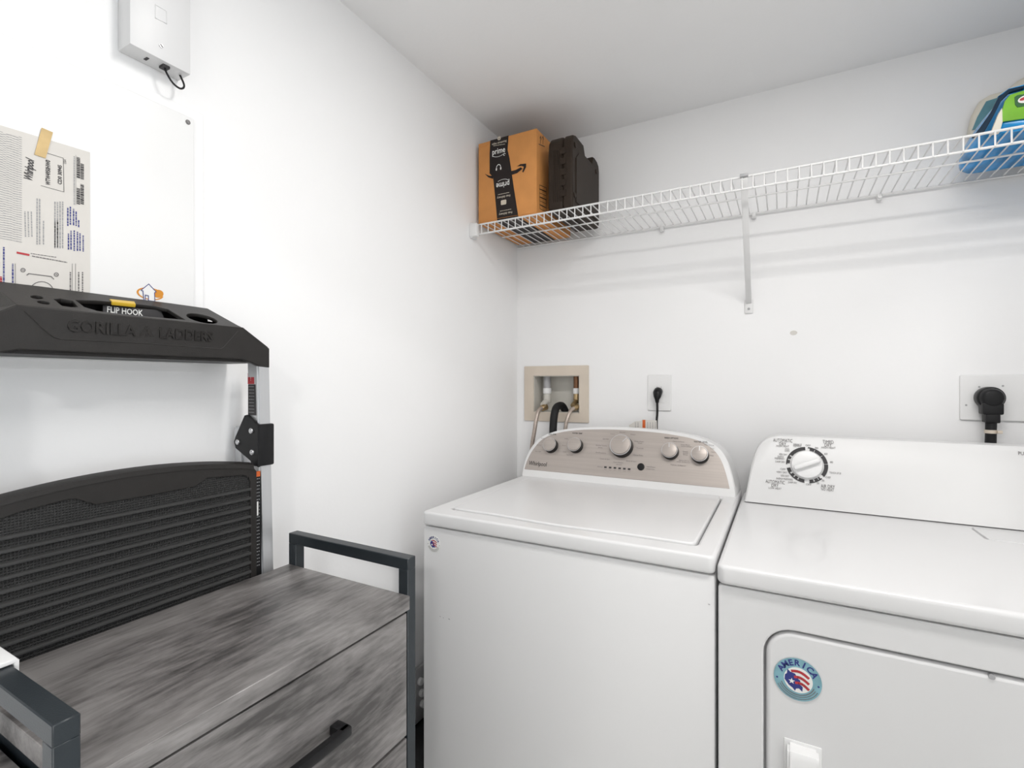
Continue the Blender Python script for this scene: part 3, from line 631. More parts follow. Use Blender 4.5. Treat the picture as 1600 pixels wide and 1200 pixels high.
# flip hook label and yellow hook in the large cut-out
fH = Frame((-0.903, 0, 0), (0, 1, 0), (0, 0, 1))
lab = [fH.px(*p) for p in ((161, 476.5), (252, 485), (258, 500), (161, 492))]
bm = B(); plate(bm, fH, [lab], 0.003, 0.0004); lb = obj('hook_label', bm, M_ink, tr)
pa_, pb_ = V(fH.px(167, 484)), V(fH.px(223, 488.5)); e = pb_-pa_; hh = abs(fH.px(195, 481.5)[1]-fH.px(195, 490.5)[1])
bm = B(); text(bm, fH.off(0.0008), 'FLIP HOOK', (pa_.x+pb_.x)/2, (pa_.y+pb_.y)/2, hh, e.length, bold=0.02); flat('label_lettering', bm, M_print, lb)
yk = [fT.px(*p) for p in ((171, 468.6), (210, 472.6), (212, 476.6), (175, 472.8))]
bm = B(); plate(bm, fT.off(0.0018), [yk], 0.006, 0.001); obj('flip_hook', bm, M_yel, tr)
# folded ribbed platform
PX = -0.8595
pyr = onX(401, 800, PX).y; pyl = 2*YC-pyr
ztopc, ztops = H-0.138, H-0.1565
fP = Frame((PX, 0, 0), (0, 1, 0), (0, 0, 1))
arch = []
for k in range(21):
    f = k/20; yy = pyr-0.006+(pyl-pyr+0.012)*f; arch.append((yy, ztops+(ztopc-ztops)*(1-(2*f-1)**2)))
zbot = 0.56
outp = [(pyl, zbot), (pyr, zbot), (pyr, ztops-0.008)]+arch+[(pyl, ztops-0.008)]
mtop = [fP.px(*p) for p in ((391, 752), (388, 745), (380, 742.5), (324, 747), (304, 760.5), (228, 775), (149, 788.5), (119, 779.5), (108, 780), (32, 799.5), (9, 808))]
mat_in = [(pyl+0.010, zbot+0.012), (pyr-0.010, zbot+0.012)]+mtop+[(pyl+0.010, mtop[-1][1]-0.006)]
bm = B(); plate(bm, fP.off(-0.0035), [outp], 0.0165, 0.001, 2); pf = obj('platform', bm, M_tray, ld, ang=30)
bm = B(); plate(bm, fP, [outp, mat_in], 0.0045, 0.0008, 2); obj('platform_frame', bm, M_tray, pf, ang=30)
bm = B(); plate(bm, fP.off(-0.0027), [[(yy, zz) for yy, zz in mat_in]], 0.002); mt = obj('platform_mat', bm, M_dots, pf)
bm = B(); rows = []
for yy, zz in arch:
    rows.append([bm.verts.new(c) for c in ((PX-0.022, yy, zz+0.0075), (PX-0.012, yy, zz+0.0085), (PX+0.0005, yy, zz+0.0045), (PX+0.0015, yy, zz-0.003), (PX-0.004, yy, zz-0.004), (PX-0.022, yy, zz-0.004))])
for i in range(len(rows)-1):
    for k in range(6): bm.faces.new((rows[i][k], rows[i][(k+1) % 6], rows[i+1][(k+1) % 6], rows[i+1][k]))
bm.faces.new(rows[0]); bm.faces.new(rows[-1][::-1])
obj('platform_lip', bm, M_tray2, pf)
z = ztops-0.0385; rp = 0.01685; first = None
while z > zbot+0.015:
    if first is None:
        bm = B(); yA, yB = pyl+0.0105, pyr-0.0115
        pr = [(-0.0035, 0.0026), (0.0008, 0.0016), (0.0018, -0.0004), (0.0018, -0.0024), (-0.0035, -0.0030)]
        A_ = [bm.verts.new((PX+0.0003+a, yA, z+b)) for a, b in pr]; B_ = [bm.verts.new((PX+0.0003+a, yB, z+b)) for a, b in pr]
        for i in range(len(pr)): bm.faces.new((A_[i], A_[(i+1) % len(pr)], B_[(i+1) % len(pr)], B_[i]))
        bm.faces.new(A_[::-1]); bm.faces.new(B_); first = obj('rib', bm, M_rib, pf, ang=60); z0 = z
    else:
        c = first.copy(); COL.objects.link(c); c.parent = pf; c.location = (0, 0, z-z0)
    z -= rp
# side strip with printed label between the platform and the leg
bm = B(); ys0, ys1 = pyr+0.0006, ly0+0.007
box(bm, (LF-0.028, ys0, zbot), (LF-0.002, ys1+0.003, ztops-0.012)); sd = obj('platform_hinge_bar', bm, M_blk, ld)
bm = B(); fsx = Frame((LF-0.0018, 0, 0), (0, 1, 0), (0, 0, 1)); a = fsx.px(399.5, 737)
box(bm, (LF-0.003, ys0, a[1]-0.010), (LF-0.0012, ys1, a[1]), 0.0002, 1); obj('orange_label', bm, M_org, sd)
bm = B()
for k in range(26):
    zz = a[1]-0.014-k*0.0065; dashes(bm, fsx, (ys0+0.001, zz), (ys1-0.001, zz), 0.0016, 0.0015, 0.003)
flat('label_print', bm, M_ink3, sd)
bm = B(); q0, q1 = fsx.px(400, 784), fsx.px(400, 806); seg2(bm, fsx.off(0.0004), ((ys0+ys1)/2, q0[1]), ((ys0+ys1)/2, q1[1]), 0.003); flat('label_logo', bm, M_print, sd)
for z in (0.20, 0.42):
    bm = B(); box(bm, (LF-0.030, 0.205, z), (LF-0.002, 0.58, z+0.05), 0.003); obj('tread', bm, M_tray, ld)
# ------------------------------------------------------------------ wiring panel and sheet on the left wall
fl_ = Frame((XL, 0, 0), (0, 1, 0), (0, 0, 1))
pr_ = fl_.px(316.5, 180); pbz = H+0.02; pleft = pr_[0]-0.372
wp = thing('wiring_panel', (XL, (pleft+pr_[0])/2, pbz), 'flat white wiring panel cover screwed to the left wall above the ladder', 'panel')
bm = B(); plate(bm, fl_.off(0.0035), [rrect(pleft, pr_[0], pbz, pr_[1], 0.004)], 0.0035, 0.001); obj('panel_frame', bm, M_wall, wp)
fcov = fl_.off(0.0085); pc = fcov.px(303.5, 186)
bm = B(); plate(bm, fcov, [rrect(pleft+0.014, pc[0], pbz+0.014, pc[1], 0.003)], 0.0052, 0.0012); cv = obj('cover', bm, M_white, wp)
s = fcov.px(293.5, 191); bm = B(); cyl(bm, fcov.p(*s, -0.001), fcov.p(*s, 0.0012), 0.0042, seg=16, bev=0.0004); sc = obj('screw', bm, M_ink2, cv)
bm = B(); seg2(bm, fcov.off(0.0014), (s[0]-0.002, s[1]+0.002), (s[0]+0.002, s[1]-0.002), 0.001); flat('slot', bm, M_ink3, sc)
# maker's house logo
ft_ = fcov.off(0.0005)
bm = B(); ox, oy = ft_.px(234.5, 459)
ring(bm, ft_, (ox+0.0005, oy), 0.0175, 0.0205, 20, 350, 30, sy=0.50)
cpts = [(ox+0.0135*math.cos(math.radians(q)), oy+0.55*0.0135*math.sin(math.radians(q))) for q in range(-70, 60, 10)]
flat('logo_ring', bm, M_orange, cv)
bm = B(); poly(bm, ft_, ell(ox+0.0125, oy+0.0020, 0.0085, 0.0068, 20, 0.3), -0.0001); flat('logo_swoosh', bm, M_orange, cv)
bm = B(); hs = [fcov.px(*p) for p in ((224.5, 469.5), (223, 454.5), (220, 453.5), (232, 443.8), (243.5, 456), (241, 457.5), (241.5, 471), (231.5, 469.5), (231.5, 462), (226.5, 461), (226.5, 469.5))]
poly(bm, ft_, hs, 0.0002); flat('logo_house', bm, M_white, cv)
bm = B(); line(bm, ft_, hs, 0.0011, True, 0.0005)
tp('Leviton', 224, 475.5, 0.0085, 25, fr=ft_, b=bm); flat('logo_lettering', bm, M_blue, cv)
# sheet of appliance paper taped on
fpp = fcov.off(0.0012)
pa, pb = fpp.px(140.5, 238), fpp.px(141, 470)
px0 = pleft+0.022
sh = thing('instruction_sheet', fpp.p((px0+pa[0])/2, pb[1]-0.02), 'printed appliance instruction sheet turned sideways and taped to the wiring panel', 'paper')
bm = B(); plate(bm, fpp, [[(px0, pb[1]-0.01), (pa[0], pb[1]-0.01), (pa[0], pa[1]), (px0, pa[1]-0.006)]], 0.0007); obj('paper', bm, M_paper, sh)
fx = fpp.off(0.0005)
X = lambda u, v: fx.px(u, v)
def vtext(g, s, u0, v0, u1, v1, wpx, bold=0.0, shear=0.0):
    a, b = V(X(u0, v0)), V(X(u1, v1)); m_ = (a+b)/2; e_ = b-a
    h_ = abs(X(u0+wpx/2, v0)[0]-X(u0-wpx/2, v0)[0])
    text(g, fx, s, m_.x, m_.y, h_, e_.length, rot=math.atan2(e_.y, e_.x), bold=bold, shear=shear)
bm = B()
vtext(bm, 'Whirlpool', 46, 281, 49, 248, 13, 0.03, 0.3)
vtext(bm, 'WTW4950HW0', 75, 289, 75, 250, 7, 0.03); vtext(bm, 'CD0 30945', 93.5, 288, 93.5, 258, 6, 0.03)
for u, v0, v1 in ((122.5, 278, 246), (128.5, 280, 256), (122.5, 319, 294), (128.5, 319, 288)):
    a, b = X(u, v0), X(u, v1); dashes(bm, fx, a, b, 0.0042, 0.0012, 0.003, 0.0008)
vtext(bm, 'USA', 101.5, 256, 101.5, 249, 4)
line(bm, fx, [X(64, 290), X(100, 300), X(99, 247), X(70, 238)], 0.0005)
stuff(flat('bold_print', bm, M_ink, sh))
bm = B(); rnd = random.Random(3)
for u in (58, 62, 68, 86, 90): a, b = X(u, 382 if u < 80 else 386), X(u, 310 if u < 66 else 345); dashes(bm, fx, a, b, 0.0014, 0.001, 0.005, 0.0008, rnd)
for u in (94, 98, 86, 90): dashes(bm, fx, X(u, 388), X(u, 315), 0.0015, 0.001, 0.005, 0.0008, rnd)
for u in (45, 50, 40): dashes(bm, fx, X(u, 370), X(u-1, 330), 0.0012, 0.001, 0.004, 0.0008, rnd)
for u in range(2, 36, 5): dashes(bm, fx, X(u, 372+u*0.2), X(u, 205+u*0.28), 0.0030, 0.0005, 0.0010, 0.0024, rnd)
dashes(bm, fx, X(116, 320), X(116, 244), 0.0012, 0.001, 0.004, 0.0006, rnd); line(bm, fx, [X(118.5, 320), X(118.5, 242)], 0.0004)
stuff(flat('grey_print', bm, M_ink3, sh))
bm = B()
for u, v0, v1 in ((106, 353, 324), (110, 351, 322), (115, 352, 326), (119, 353, 330), (123, 355, 344), (107, 390, 365), (111, 390, 360), (116, 392, 360), (121, 392, 362), (125, 392, 364), (130, 393, 368), (6, 460, 386), (20, 462, 412)):
    dashes(bm, fx, X(u, v0), X(u, v1), 0.0016, 0.001, 0.005, 0.0008, rnd)
stuff(flat('blue_print', bm, M_blue, sh))
bm = B(); dashes(bm, fx, X(1, 462), X(1, 432), 0.003, 0.001, 0.004, 0.0006, rnd); seg2(bm, fx, X(26, 394.5), X(46, 398.5), 0.0028); stuff(flat('red_print', bm, M_red, sh))
bm = B()
line(bm, fx, [X(42, 430), X(45, 427.5), X(80, 432), X(84, 436)], 0.0012)
line(bm, fx, [X(65+18.5*math.cos(q*0.2618), 456+16*math.sin(q*0.2618)) for q in range(24)], 0.0010, True)
for u, v in ((36, 422), (88, 429)): line(bm, fx, [X(u+3.2*math.cos(q*.5236), v+2.8*math.sin(q*.5236)) for q in range(12)], 0.0010, True); seg2(bm, fx, X(u-1, v), X(u+1, v), 0.0015)
for u in (24, 113, 118): line(bm, fx, [X(u, 465), X(u, 412)], 0.0005)
for u in (110, 123, 129): dashes(bm, fx, X(u, 465), X(u, 425), 0.0016, 0.001, 0.005, 0.0008, rnd)
vtext(bm, 'Whirlpool', 60, 466, 62, 450, 5, 0.01, 0.3)
dashes(bm, fx, X(48, 396), X(88, 402), 0.0010, 0.001, 0.004, 0.0006, rnd); dashes(bm, fx, X(50, 400), X(105, 410), 0.0014, 0.001, 0.004, 0.0006, rnd)
stuff(flat('diagram_print', bm, M_ink2, sh))
bm = B(); tq = [fx.px(*p) for p in ((65, 199.5), (82.5, 207), (71, 247.5), (53.5, 241.5))]; plate(bm, fx.off(0.0008), [tq], 0.0008); obj('masking_tape', bm, M_mask, sh)
# ------------------------------------------------------------------ small service box above the panel
fbx = Frame((-0.911, 0, 0), (0, 1, 0), (0, 0, 1))
a, b = fbx.px(203, 73), fbx.px(298, 116)
sbz = b[1]-0.001
sb = thing('service_box', (XL, (a[0]+b[0])/2, sbz), 'small white service box on the left wall with a dark cable loop', 'junction box')
bm = B(); box(bm, (XL, a[0], sbz), (-0.911, b[0], sbz+0.22), 0.0015); bd = obj('box_body', bm, mat('pale_grey_plastic', (0.72, 0.72, 0.725), 0.4, var=0.01), sb)
bm = B(); q = [fbx.px(*p) for p in ((242.5, 7), (260, 17.5), (260.5, 37.5), (242.5, 28))]; tube(bm, [fbx.p(x, y, 0.0) for x, y in q+[q[0]]], 0.0007, 6); obj('embossed_square', bm, MATS['pale_grey_plastic'], bd)
s = fbx.px(252, 72); bm = B(); cyl(bm, fbx.p(*s, -0.001), fbx.p(*s, 0.0012), 0.0034, seg=14); sc = obj('screw', bm, M_steel, bd)
bm = B(); seg2(bm, fbx.off(0.0015), (s[0]-0.002, s[1]+0.0018), (s[0]+0.002, s[1]-0.0018), 0.0014); flat('slot', bm, M_ink, sc)
bm = B(); yy = a[0]+(b[0]-a[0])*0.62
pts = smooth_path([(-0.928, yy, sbz+0.004), (-0.922, yy+0.002, sbz-0.012), (-0.918, yy+0.010, sbz-0.026), (-0.918, yy+0.022, sbz-0.029), (-0.922, yy+0.030, sbz-0.018), (-0.930, yy+0.026, sbz+0.003)])
tube(bm, pts, 0.0016, 8); cb = obj('cable_loop', bm, M_rub, sb)
bm = B(); box(bm, (-0.933, yy-0.005, sbz-0.004), (-0.919, yy+0.006, sbz+0.001), 0.0008); box(bm, (-0.935, yy-0.027, sbz-0.001), (-0.925, yy-0.023, sbz+0.001)); obj('cable_connector', bm, M_ink, sb)
# ------------------------------------------------------------------ wire shelf
SZ = H+0.547; SY0, SY1, SYM = 1.452, 1.768, 1.605
ws = thing('wire_shelf', (0, 1.78, SZ), 'long white wire shelf fixed along the back wall', 'shelf')
def wire(name, pts, r, seg=8):
    g = B(); tube(g, pts, r, seg); return obj(name, g, M_wire, ws, ang=60)
wire('long_wire', [(XL+0.004, SY0, SZ), (XR-0.004, SY0, SZ)], 0.0032)
wire('long_wire', [(XL+0.004, SY0-0.001, SZ-0.033), (XR-0.004, SY0-0.001, SZ-0.033)], 0.0032)
wire('long_wire', [(XL+0.03, SYM, SZ-0.0048), (XR-0.004, SYM, SZ-0.0048)], 0.0028)
wire('long_wire', [(XL+0.012, SY1, SZ-0.0040), (XR-0.004, SY1, SZ-0.0040)], 0.0030)
wp_ = [(0, SY1+0.001, SZ), (0, SY0+0.004, SZ+0.0015), (0, SY0-0.0036, SZ-0.001), (0, SY0-0.0042, SZ-0.034)]
first = None; x = -0.0441-0.0263*34
while x < XR-0.01:
    if x > XL+0.012:
        if first is None:
            g = B(); tube(g, [(x+a, b, c) for a, b, c in wp_], 0.0018, 6); first = obj('cross_wire', g, M_wire, ws, ang=60); x0 = x
        else:
            c = first.copy(); COL.objects.link(c); c.parent = ws; c.location = (x-x0, 0, 0)
    x += 0.0263
# end bracket on the left wall, diagonal brace, wall clips
bm = B(); box(bm, (XL, SY0-0.022, SZ-0.048), (XL+0.012, SY0+0.010, SZ+0.004), 0.002); box(bm, (XL, SY0-0.024, SZ-0.044), (XL+0.030, SY0-0.008, SZ+0.000), 0.002); obj('end_bracket', bm, M_wire, ws)
bt = onY(1162.5, 279, SY0-0.006); bb = onY(1170, 474, YB-0.006)
bm = B()
d = (bb-bt); fbz = Frame(bt, (1, 0, 0), d)
obox(bm, fbz, -0.0085, 0.0085, 0, d.length, -0.002, 0.004, 0.0015); br = obj('brace', bm, M_wire, ws)
bm = B(); box(bm, (bb.x-0.012, YB-0.006, bb.z-0.032), (bb.x+0.012, YB, bb.z+0.012), 0.002); bf = obj('brace_foot', bm, M_wire, br)
bm = B(); cyl(bm, (bb.x, YB-0.008, bb.z-0.018), (bb.x, YB-0.005, bb.z-0.018), 0.004, seg=12); obj('screw', bm, M_dgrey, br)
bm = B(); box(bm, (bt.x-0.010, SY0-0.010, SZ-0.002), (bt.x+0.010, SY0+0.006, SZ+0.006), 0.001); obj('brace_clip', bm, M_dgrey, br)
for u, v in ((1034, 354), (1178, 330), (1374, 303)):
    q = onY(u, v, SY1); g = B(); box(g, (q.x-0.006, SY1-0.008, SZ-0.020), (q.x+0.006, YB, SZ-0.001), 0.002); cyl(g, (q.x, SY1-0.012, SZ-0.013), (q.x, SY1-0.006, SZ-0.013), 0.004, seg=10); obj('wall_clip', g, M_wire, ws)
# ------------------------------------------------------------------ cardboard box
CY = 1.462; CZ = SZ+0.0042
cx0 = onY(747.5, 280, CY).x; cx1 = onY(838.5, 260, CY).x; cz1 = onY(838.5, 200, CY).z
cbx = thing('cardboard_box', ((cx0+cx1)/2, CY+0.14, CZ), 'brown cardboard shipping box sealed with black printed tape on the wire shelf', 'box')
bm = B(); box(bm, (cx0, CY, CZ), (cx1, CY+0.295, cz1), 0.0025, 2); carton = obj('carton', bm, M_card, cbx)
fB = Frame((0, CY, 0), (1, 0, 0), (0, 0, 1)); f1 = fB.off(0.0006)
bm = B()
for pts in ([(cx0+0.003, cz1-0.012), (cx0+0.03, cz1-0.013), (cx0+0.045, cz1-0.008)], [(cx0+0.004, CZ+0.010), (cx1-0.012, CZ+0.007)]):
    tube(bm, [fB.p(x, z, 0.0) for x, z in pts], 0.0009, 6)
stuff(obj('flap_crease', bm, M_card, carton))
bm = B(); tp_ = [f1.px(*p) for p in ((766, 210), (794.5, 200), (793, 234), (796, 247), (803, 295), (810, 346), (777, 350), (773.5, 306), (770.5, 277), (765, 271), (765, 240))]
tp_ = [(x, min(cz1, max(CZ, z))) for x, z in tp_]
plate(bm, f1, [tp_], 0.0009); tpo = obj('tape', bm, M_tape, cbx)
bm = B(); xa, xb = tp_[7][0]+0.004, tp_[5][0]
box(bm, (xa, CY, CZ-0.0006), (xb+0.004, CY+0.294, CZ+0.0004)); obj('tape_wrap', bm, M_tape, tpo); bm = B(); box(bm, (tp_[0][0], CY, cz1-0.0002), (tp_[1][0], CY+0.294, cz1+0.0006)); obj('tape_wrap', bm, M_tape, tpo)
f2 = f1.off(0.0006)
bm = B()
poly(bm, f2, [f2.px(*p) for p in ((757.3, 271.5), (764, 274.5), (770.5, 275), (770.5, 279.5), (763, 277))])
sm = [f2.px(*p) for p in ((797.5, 273.8), (798, 267.5), (806, 265.5), (813.5, 261.5), (816.5, 263.5), (808, 270.5))]
flat('smile_tail', bm, M_tape, carton); bm = B(); poly(bm, f2, sm); hd = [f2.px(*p) for p in ((808, 260), (813, 256.5), (822, 255.5), (822, 261), (817.5, 269.5), (816, 268.5), (818.5, 260.5), (815, 259))]
poly(bm, f2, hd); flat('smile_arrow', bm, M_tape, carton)
bm = B()
tp('prime', 779.3, 237.0, 0.0195, 20, 0.01, fr=f2, b=bm)
ring(bm, f2, f2.px(778.5, 240), 0.0215, 0.0240, 205, 325, 12, sy=0.45)
q = f2.px(788, 242); ring(bm, f2, (q[0], q[1]+0.002), 0.0028, 0.0045, 0, 300, 10)
flat('tape_logo', bm, M_print, tpo); bm = B()
qx, qy = f2.px(785.5, 287.5)
text(bm, f2, 'prime', qx, qy, 0.0195, abs(f2.px(795.5, 287)[0]-f2.px(775, 287)[0]), rot=math.pi, z=0.0004, bold=0.01)
ring(bm, f2, f2.px(785.5, 285), 0.0215, 0.0240, 25, 145, 12, sy=0.45)
flat('tape_logo', bm, M_print, tpo); bm = B(); hp = f2.px(779, 262); ring(bm, f2, hp, 0.0075, 0.0095, -20, 200, 14, sy=1.25)
for s in (-1, 1): poly(bm, f2, ell(hp[0]+s*0.0085, hp[1]-0.004, 0.0028, 0.005, 12))
flat('tape_icon', bm, M_print, tpo)
bm = B()
q = f2.px(780, 216.0); ring(bm, f2, q, 0.0034, 0.0066, 0, 360, 20); poly(bm, f2, [(q[0]-0.0015, q[1]-0.0025), (q[0]+0.0028, q[1]), (q[0]-0.0015, q[1]+0.0025)])
tp('video streaming', 780, 223.0, 0.0075, 23, 0.01, fr=f2, b=bm)
a_, b_ = f2.px(771, 228), f2.px(789, 225); dashes(bm, f2, a_, b_, 0.0018, 0.002, 0.006)
flat('tape_print', bm, M_tapep, tpo)
for u, v in ((787, 307), (790, 333)):
    bm = B()
    qx, qy = f2.px(u, v); text(bm, f2, 'free delivery', qx, qy, 0.0075, 0.052, rot=math.pi, z=0.0004, bold=0.01)
    dashes(bm, f2, (qx-0.022, qy+0.010), (qx+0.022, qy+0.010), 0.0018, 0.002, 0.006); flat('tape_print', bm, M_tapep, tpo)
bm = B(); q = f2.px(787, 316); plate(bm, f2, [rrect(q[0]-0.011, q[0]+0.010, q[1]-0.008, q[1]+0.008, 0.003, 3)], 0.0004)
flat('tape_print', bm, M_tapep, tpo)
fR = Frame((cx1, 0, 0), (0, 1, 0), (0, 0, 1)).off(0.0006); bm = B()
for u in (844.8, 848.5):
    p0_, p1_ = fR.px(u, 224.5), fR.px(u, 213); line(bm, fR, [p0_, p1_], 0.0022)
    line(bm, fR, [(p1_[0]-0.006, p1_[1]-0.008), p1_, (p1_[0]+0.006, p1_[1]-0.008)], 0.0022)
line(bm, fR, [fR.px(841.8, 225), fR.px(851, 229)], 0.0022)
q = [fR.px(*p) for p in ((843, 289), (853.5, 293.5), (853.5, 331), (843.5, 326))]; line(bm, fR, q, 0.0016, True)
for k in range(1, 6):
    f = k/6; line(bm, fR, [tuple(V(q[0]).lerp(V(q[3]), f)), tuple(V(q[1]).lerp(V(q[2]), f))], 0.0030 if k % 2 else 0.0014)
flat('side_print', bm, M_tape, carton)
# ------------------------------------------------------------------ tool case standing on its edge
kx0 = cx1+0.036; KY = 1.470
kx0 = onY(857.5, 280, KY).x; kx1 = onY(894, 280, KY).x; kz1 = onY(882, 207, KY).z; kd = onX(936.5, 300, kx1).y
if kd > YB-0.006: kd = YB-0.006
tc_ = thing('tool_case', ((kx0+kx1)/2, (KY+kd)/2, CZ), 'dark brown hard plastic tool case standing upright beside the cardboard box', 'case')
fK = Frame((kx1, 0, 0), (0, 1, 0), (0, 0, 1))
kz = kz1; L_ = kd-KY; notch0 = fK.px(917, 246)[0]; 
prof = [(KY+0.006, CZ), (kd-0.03, CZ), (kd-0.008, CZ+0.008), (kd, CZ+0.03), (kd, kz-0.032), (kd-0.006, kz-0.014), (kd-0.022, kz-0.004), (kd-0.05, kz), (kd-0.062, kz-0.002), (kd-0.075, kz-0.030), (kd-0.145, kz-0.030), (kd-0.160, kz-0.002), (KY+0.035, kz), (KY+0.016, kz-0.006), (KY+0.004, kz-0.022), (KY, kz-0.05), (KY, CZ+0.02)]
bm = B(); plate(bm, fK, [prof], (kx1-kx0)*0.40, 0.006, 3); sa = obj('case_half', bm, M_brown, tc_, ang=35)
bm = B(); plate(bm, fK.off(-(kx1-kx0)*0.395), [[(KY+0.012+(y-KY)*0.96 if False else y, z) for y, z in prof]], (kx1-kx0)*0.605+0.004, 0.009, 3); sb2 = obj('case_half', bm, M_brown2, tc_, ang=35)
bm = B(); plate(bm, fK.off(-(kx1-kx0)*0.30), [[(kd-0.150, kz-0.036), (kd-0.072, kz-0.036), (kd-0.060, kz-0.010), (kd-0.066, kz-0.004), (kd-0.154, kz-0.004), (kd-0.160, kz-0.010)], [(kd-0.143, kz-0.034), (kd-0.078, kz-0.034), (kd-0.070, kz-0.016), (kd-0.150, kz-0.016)]], 0.022, 0.003, 2); obj('handle', bm, M_brown2, tc_)
bm = B(); fk1 = fK.off(0.0030)
plate(bm, fk1, [[(KY+0.03, CZ+0.03), (kd-0.03, CZ+0.03), (kd-0.03, kz-0.085), (kd-0.06, kz-0.062), (KY+0.055, kz-0.050), (KY+0.03, kz-0.075)]], 0.004, 0.0015); obj('raised_panel', bm, M_brown, sa)
for yy, zz in ((KY+0.026, kz-0.035), (KY+0.020, CZ+0.05), (kd-0.035, kz-0.045)):
    bm = B(); cyl(bm, fK.p(yy, zz, -0.002), fK.p(yy, zz, 0.003), 0.009, seg=16, bev=0.001); obj('boss', bm, M_brown, sa)
fkf = Frame((0, KY, 0), (1, 0, 0), (0, 0, 1)); wk = kx1-kx0
for k in range(5):
    xx = kx0+wk*(0.20+0.085*k); bm = B(); box(bm, (xx-0.0015, KY-0.002, CZ+0.03), (xx+0.0015, KY+0.006, kz-0.05), 0.0006, 1); obj('front_rib', bm, M_brown2, sb2)
for k in range(5):
    zz = CZ+0.045+k*0.034; bm = B(); box(bm, (kx1-wk*0.52, KY-0.0025, zz), (kx1-wk*0.26, KY+0.006, zz+0.020), 0.001, 1); obj('latch_block', bm, M_brown2, sa)
# ------------------------------------------------------------------ bags of laundry product at the right end of the shelf
def pillow(bm, fr, outline_, th, nlev=6, tip=0.80):
    """soft pack: outline in the frame plane, rounded off towards both faces"""
    cx = sum(p[0] for p in outline_)/len(outline_); n_ = len(outline_); rows = []
    for k in range(-nlev, nlev+1):
        f = k/nlev; s_ = tip+(1-tip)*math.sqrt(max(0.0, 1-abs(f)**2.4))
        rows.append([bm.verts.new(fr.p(cx+(x-cx)*s_, 0.006+(y-0.006)*s_, f*th/2)) for x, y in outline_])
    for a_, b_ in zip(rows[:-1], rows[1:]):
        for i in range(n_): bm.faces.new((a_[i], a_[(i+1) % n_], b_[(i+1) % n_], b_[i]))
    bm.faces.new(rows[0][::-1]); bm.faces.new(rows[-1])
pk = thing('detergent_pack', (0.54, 1.58, SZ), 'plump blue and green plastic pack of laundry product on the wire shelf', 'package')
po = [(0.418, 0.006), (0.398, 0.012), (0.396, 0.036), (0.408, 0.066), (0.428, 0.096), (0.452, 0.118), (0.485, 0.128), (0.60, 0.130), (0.655, 0.112), (0.682, 0.06), (0.684, 0.014), (0.670, 0.006)]
fpb = Frame((0, 1.612, SZ), (1, 0, 0), (0, 0, 1))
bm = B(); pillow(bm, fpb, [(p.x, max(0.006, p.y)) for p in smooth_path([(a_, b_, 0) for a_, b_ in po+[po[0]]], 3)[:-1]], 0.246); obj('pouch', bm, M_azure, pk, ang=60)
ffr = Frame((0, 1.4835, SZ), (1, 0, 0), (0, 0, 1))
def pkpart(name, pts, m, off, th, parent, bev=0.0008):
    g = B(); q_ = [(x, max(0.008, y)) for x, y in [ffr.px(*p) for p in pts]]; plate(g, ffr.off(off), [q_], th, bev, 2); return obj(name, g, m, parent)
gl = pkpart('green_label', ((1566, 190), (1566, 172), (1570, 158), (1578, 148), (1600, 141), (1660, 133), (1720, 130), (1720, 168)), M_green, 0.0, 0.004, pk)
pkpart('label_patch', ((1585, 152), (1589, 149), (1640, 141), (1640, 159), (1590, 168), (1586, 164)), M_dgrn, 0.001, 0.002, gl, 0.0003)
bm = B(); q = ffr.px(1602, 155); poly(bm, ffr, ell(q[0], q[1], 0.0125, 0.008, 20, 0.15), 0.0016); flat('label_emblem', bm, M_print, gl)
bm = B(); poly(bm, ffr, ell(q[0]-0.002, q[1]+0.0012, 0.008, 0.0035, 16, 0.2), 0.0020); flat('emblem_accent', bm, M_red, gl)
pkpart('clear_window', ((1547, 226), (1549, 206), (1560, 178), (1566, 168), (1567, 190), (1562, 222)), M_cream, 0.0, 0.010, pk)
pkpart('carry_strap', ((1519, 229), (1527, 229), (1538, 206), (1553, 180), (1564, 158), (1577, 145), (1600, 138), (1600, 134), (1575, 140), (1560, 152), (1549, 174), (1533, 197)), M_navy, 0.003, 0.012, pk, 0.0015)
pkpart('top_seam', ((1560, 150), (1576, 138.5), (1600, 132), (1640, 126), (1640, 130), (1600, 136), (1577, 143)), M_azure, 0.0, 0.010, pk)
bg = thing('plastic_bag', (0.55, 1.72, SZ), 'cream plastic bag with a pale teal pane behind the blue and green pack', 'bag')
fb2 = Frame((0, 1.7575, SZ), (1, 0, 0), (0, 0, 1))
o2 = [fb2.px(*p) for p in ((1512, 206), (1517, 182), (1529, 160), (1545, 150), (1570, 143), (1588, 128), (1606, 118), (1660, 112), (1690, 150), (1690, 250), (1548, 250), (1524, 232))]
o2 = [(x, max(0.006, y)) for x, y in o2]
bm = B(); pillow(bm, fb2, o2, 0.028, tip=0.94); obj('bag_film', bm, M_cream, bg, ang=60)
fb3 = Frame((0, 1.7405, SZ), (1, 0, 0), (0, 0, 1))
bm = B(); plate(bm, fb3, [[fb3.px(*p) for p in ((1519, 203), (1527, 183), (1541, 158), (1560, 152), (1572, 152), (1560, 176), (1548, 188), (1532, 200))]], 0.006, 0.001, 2); obj('teal_pane', bm, M_cyan, bg)
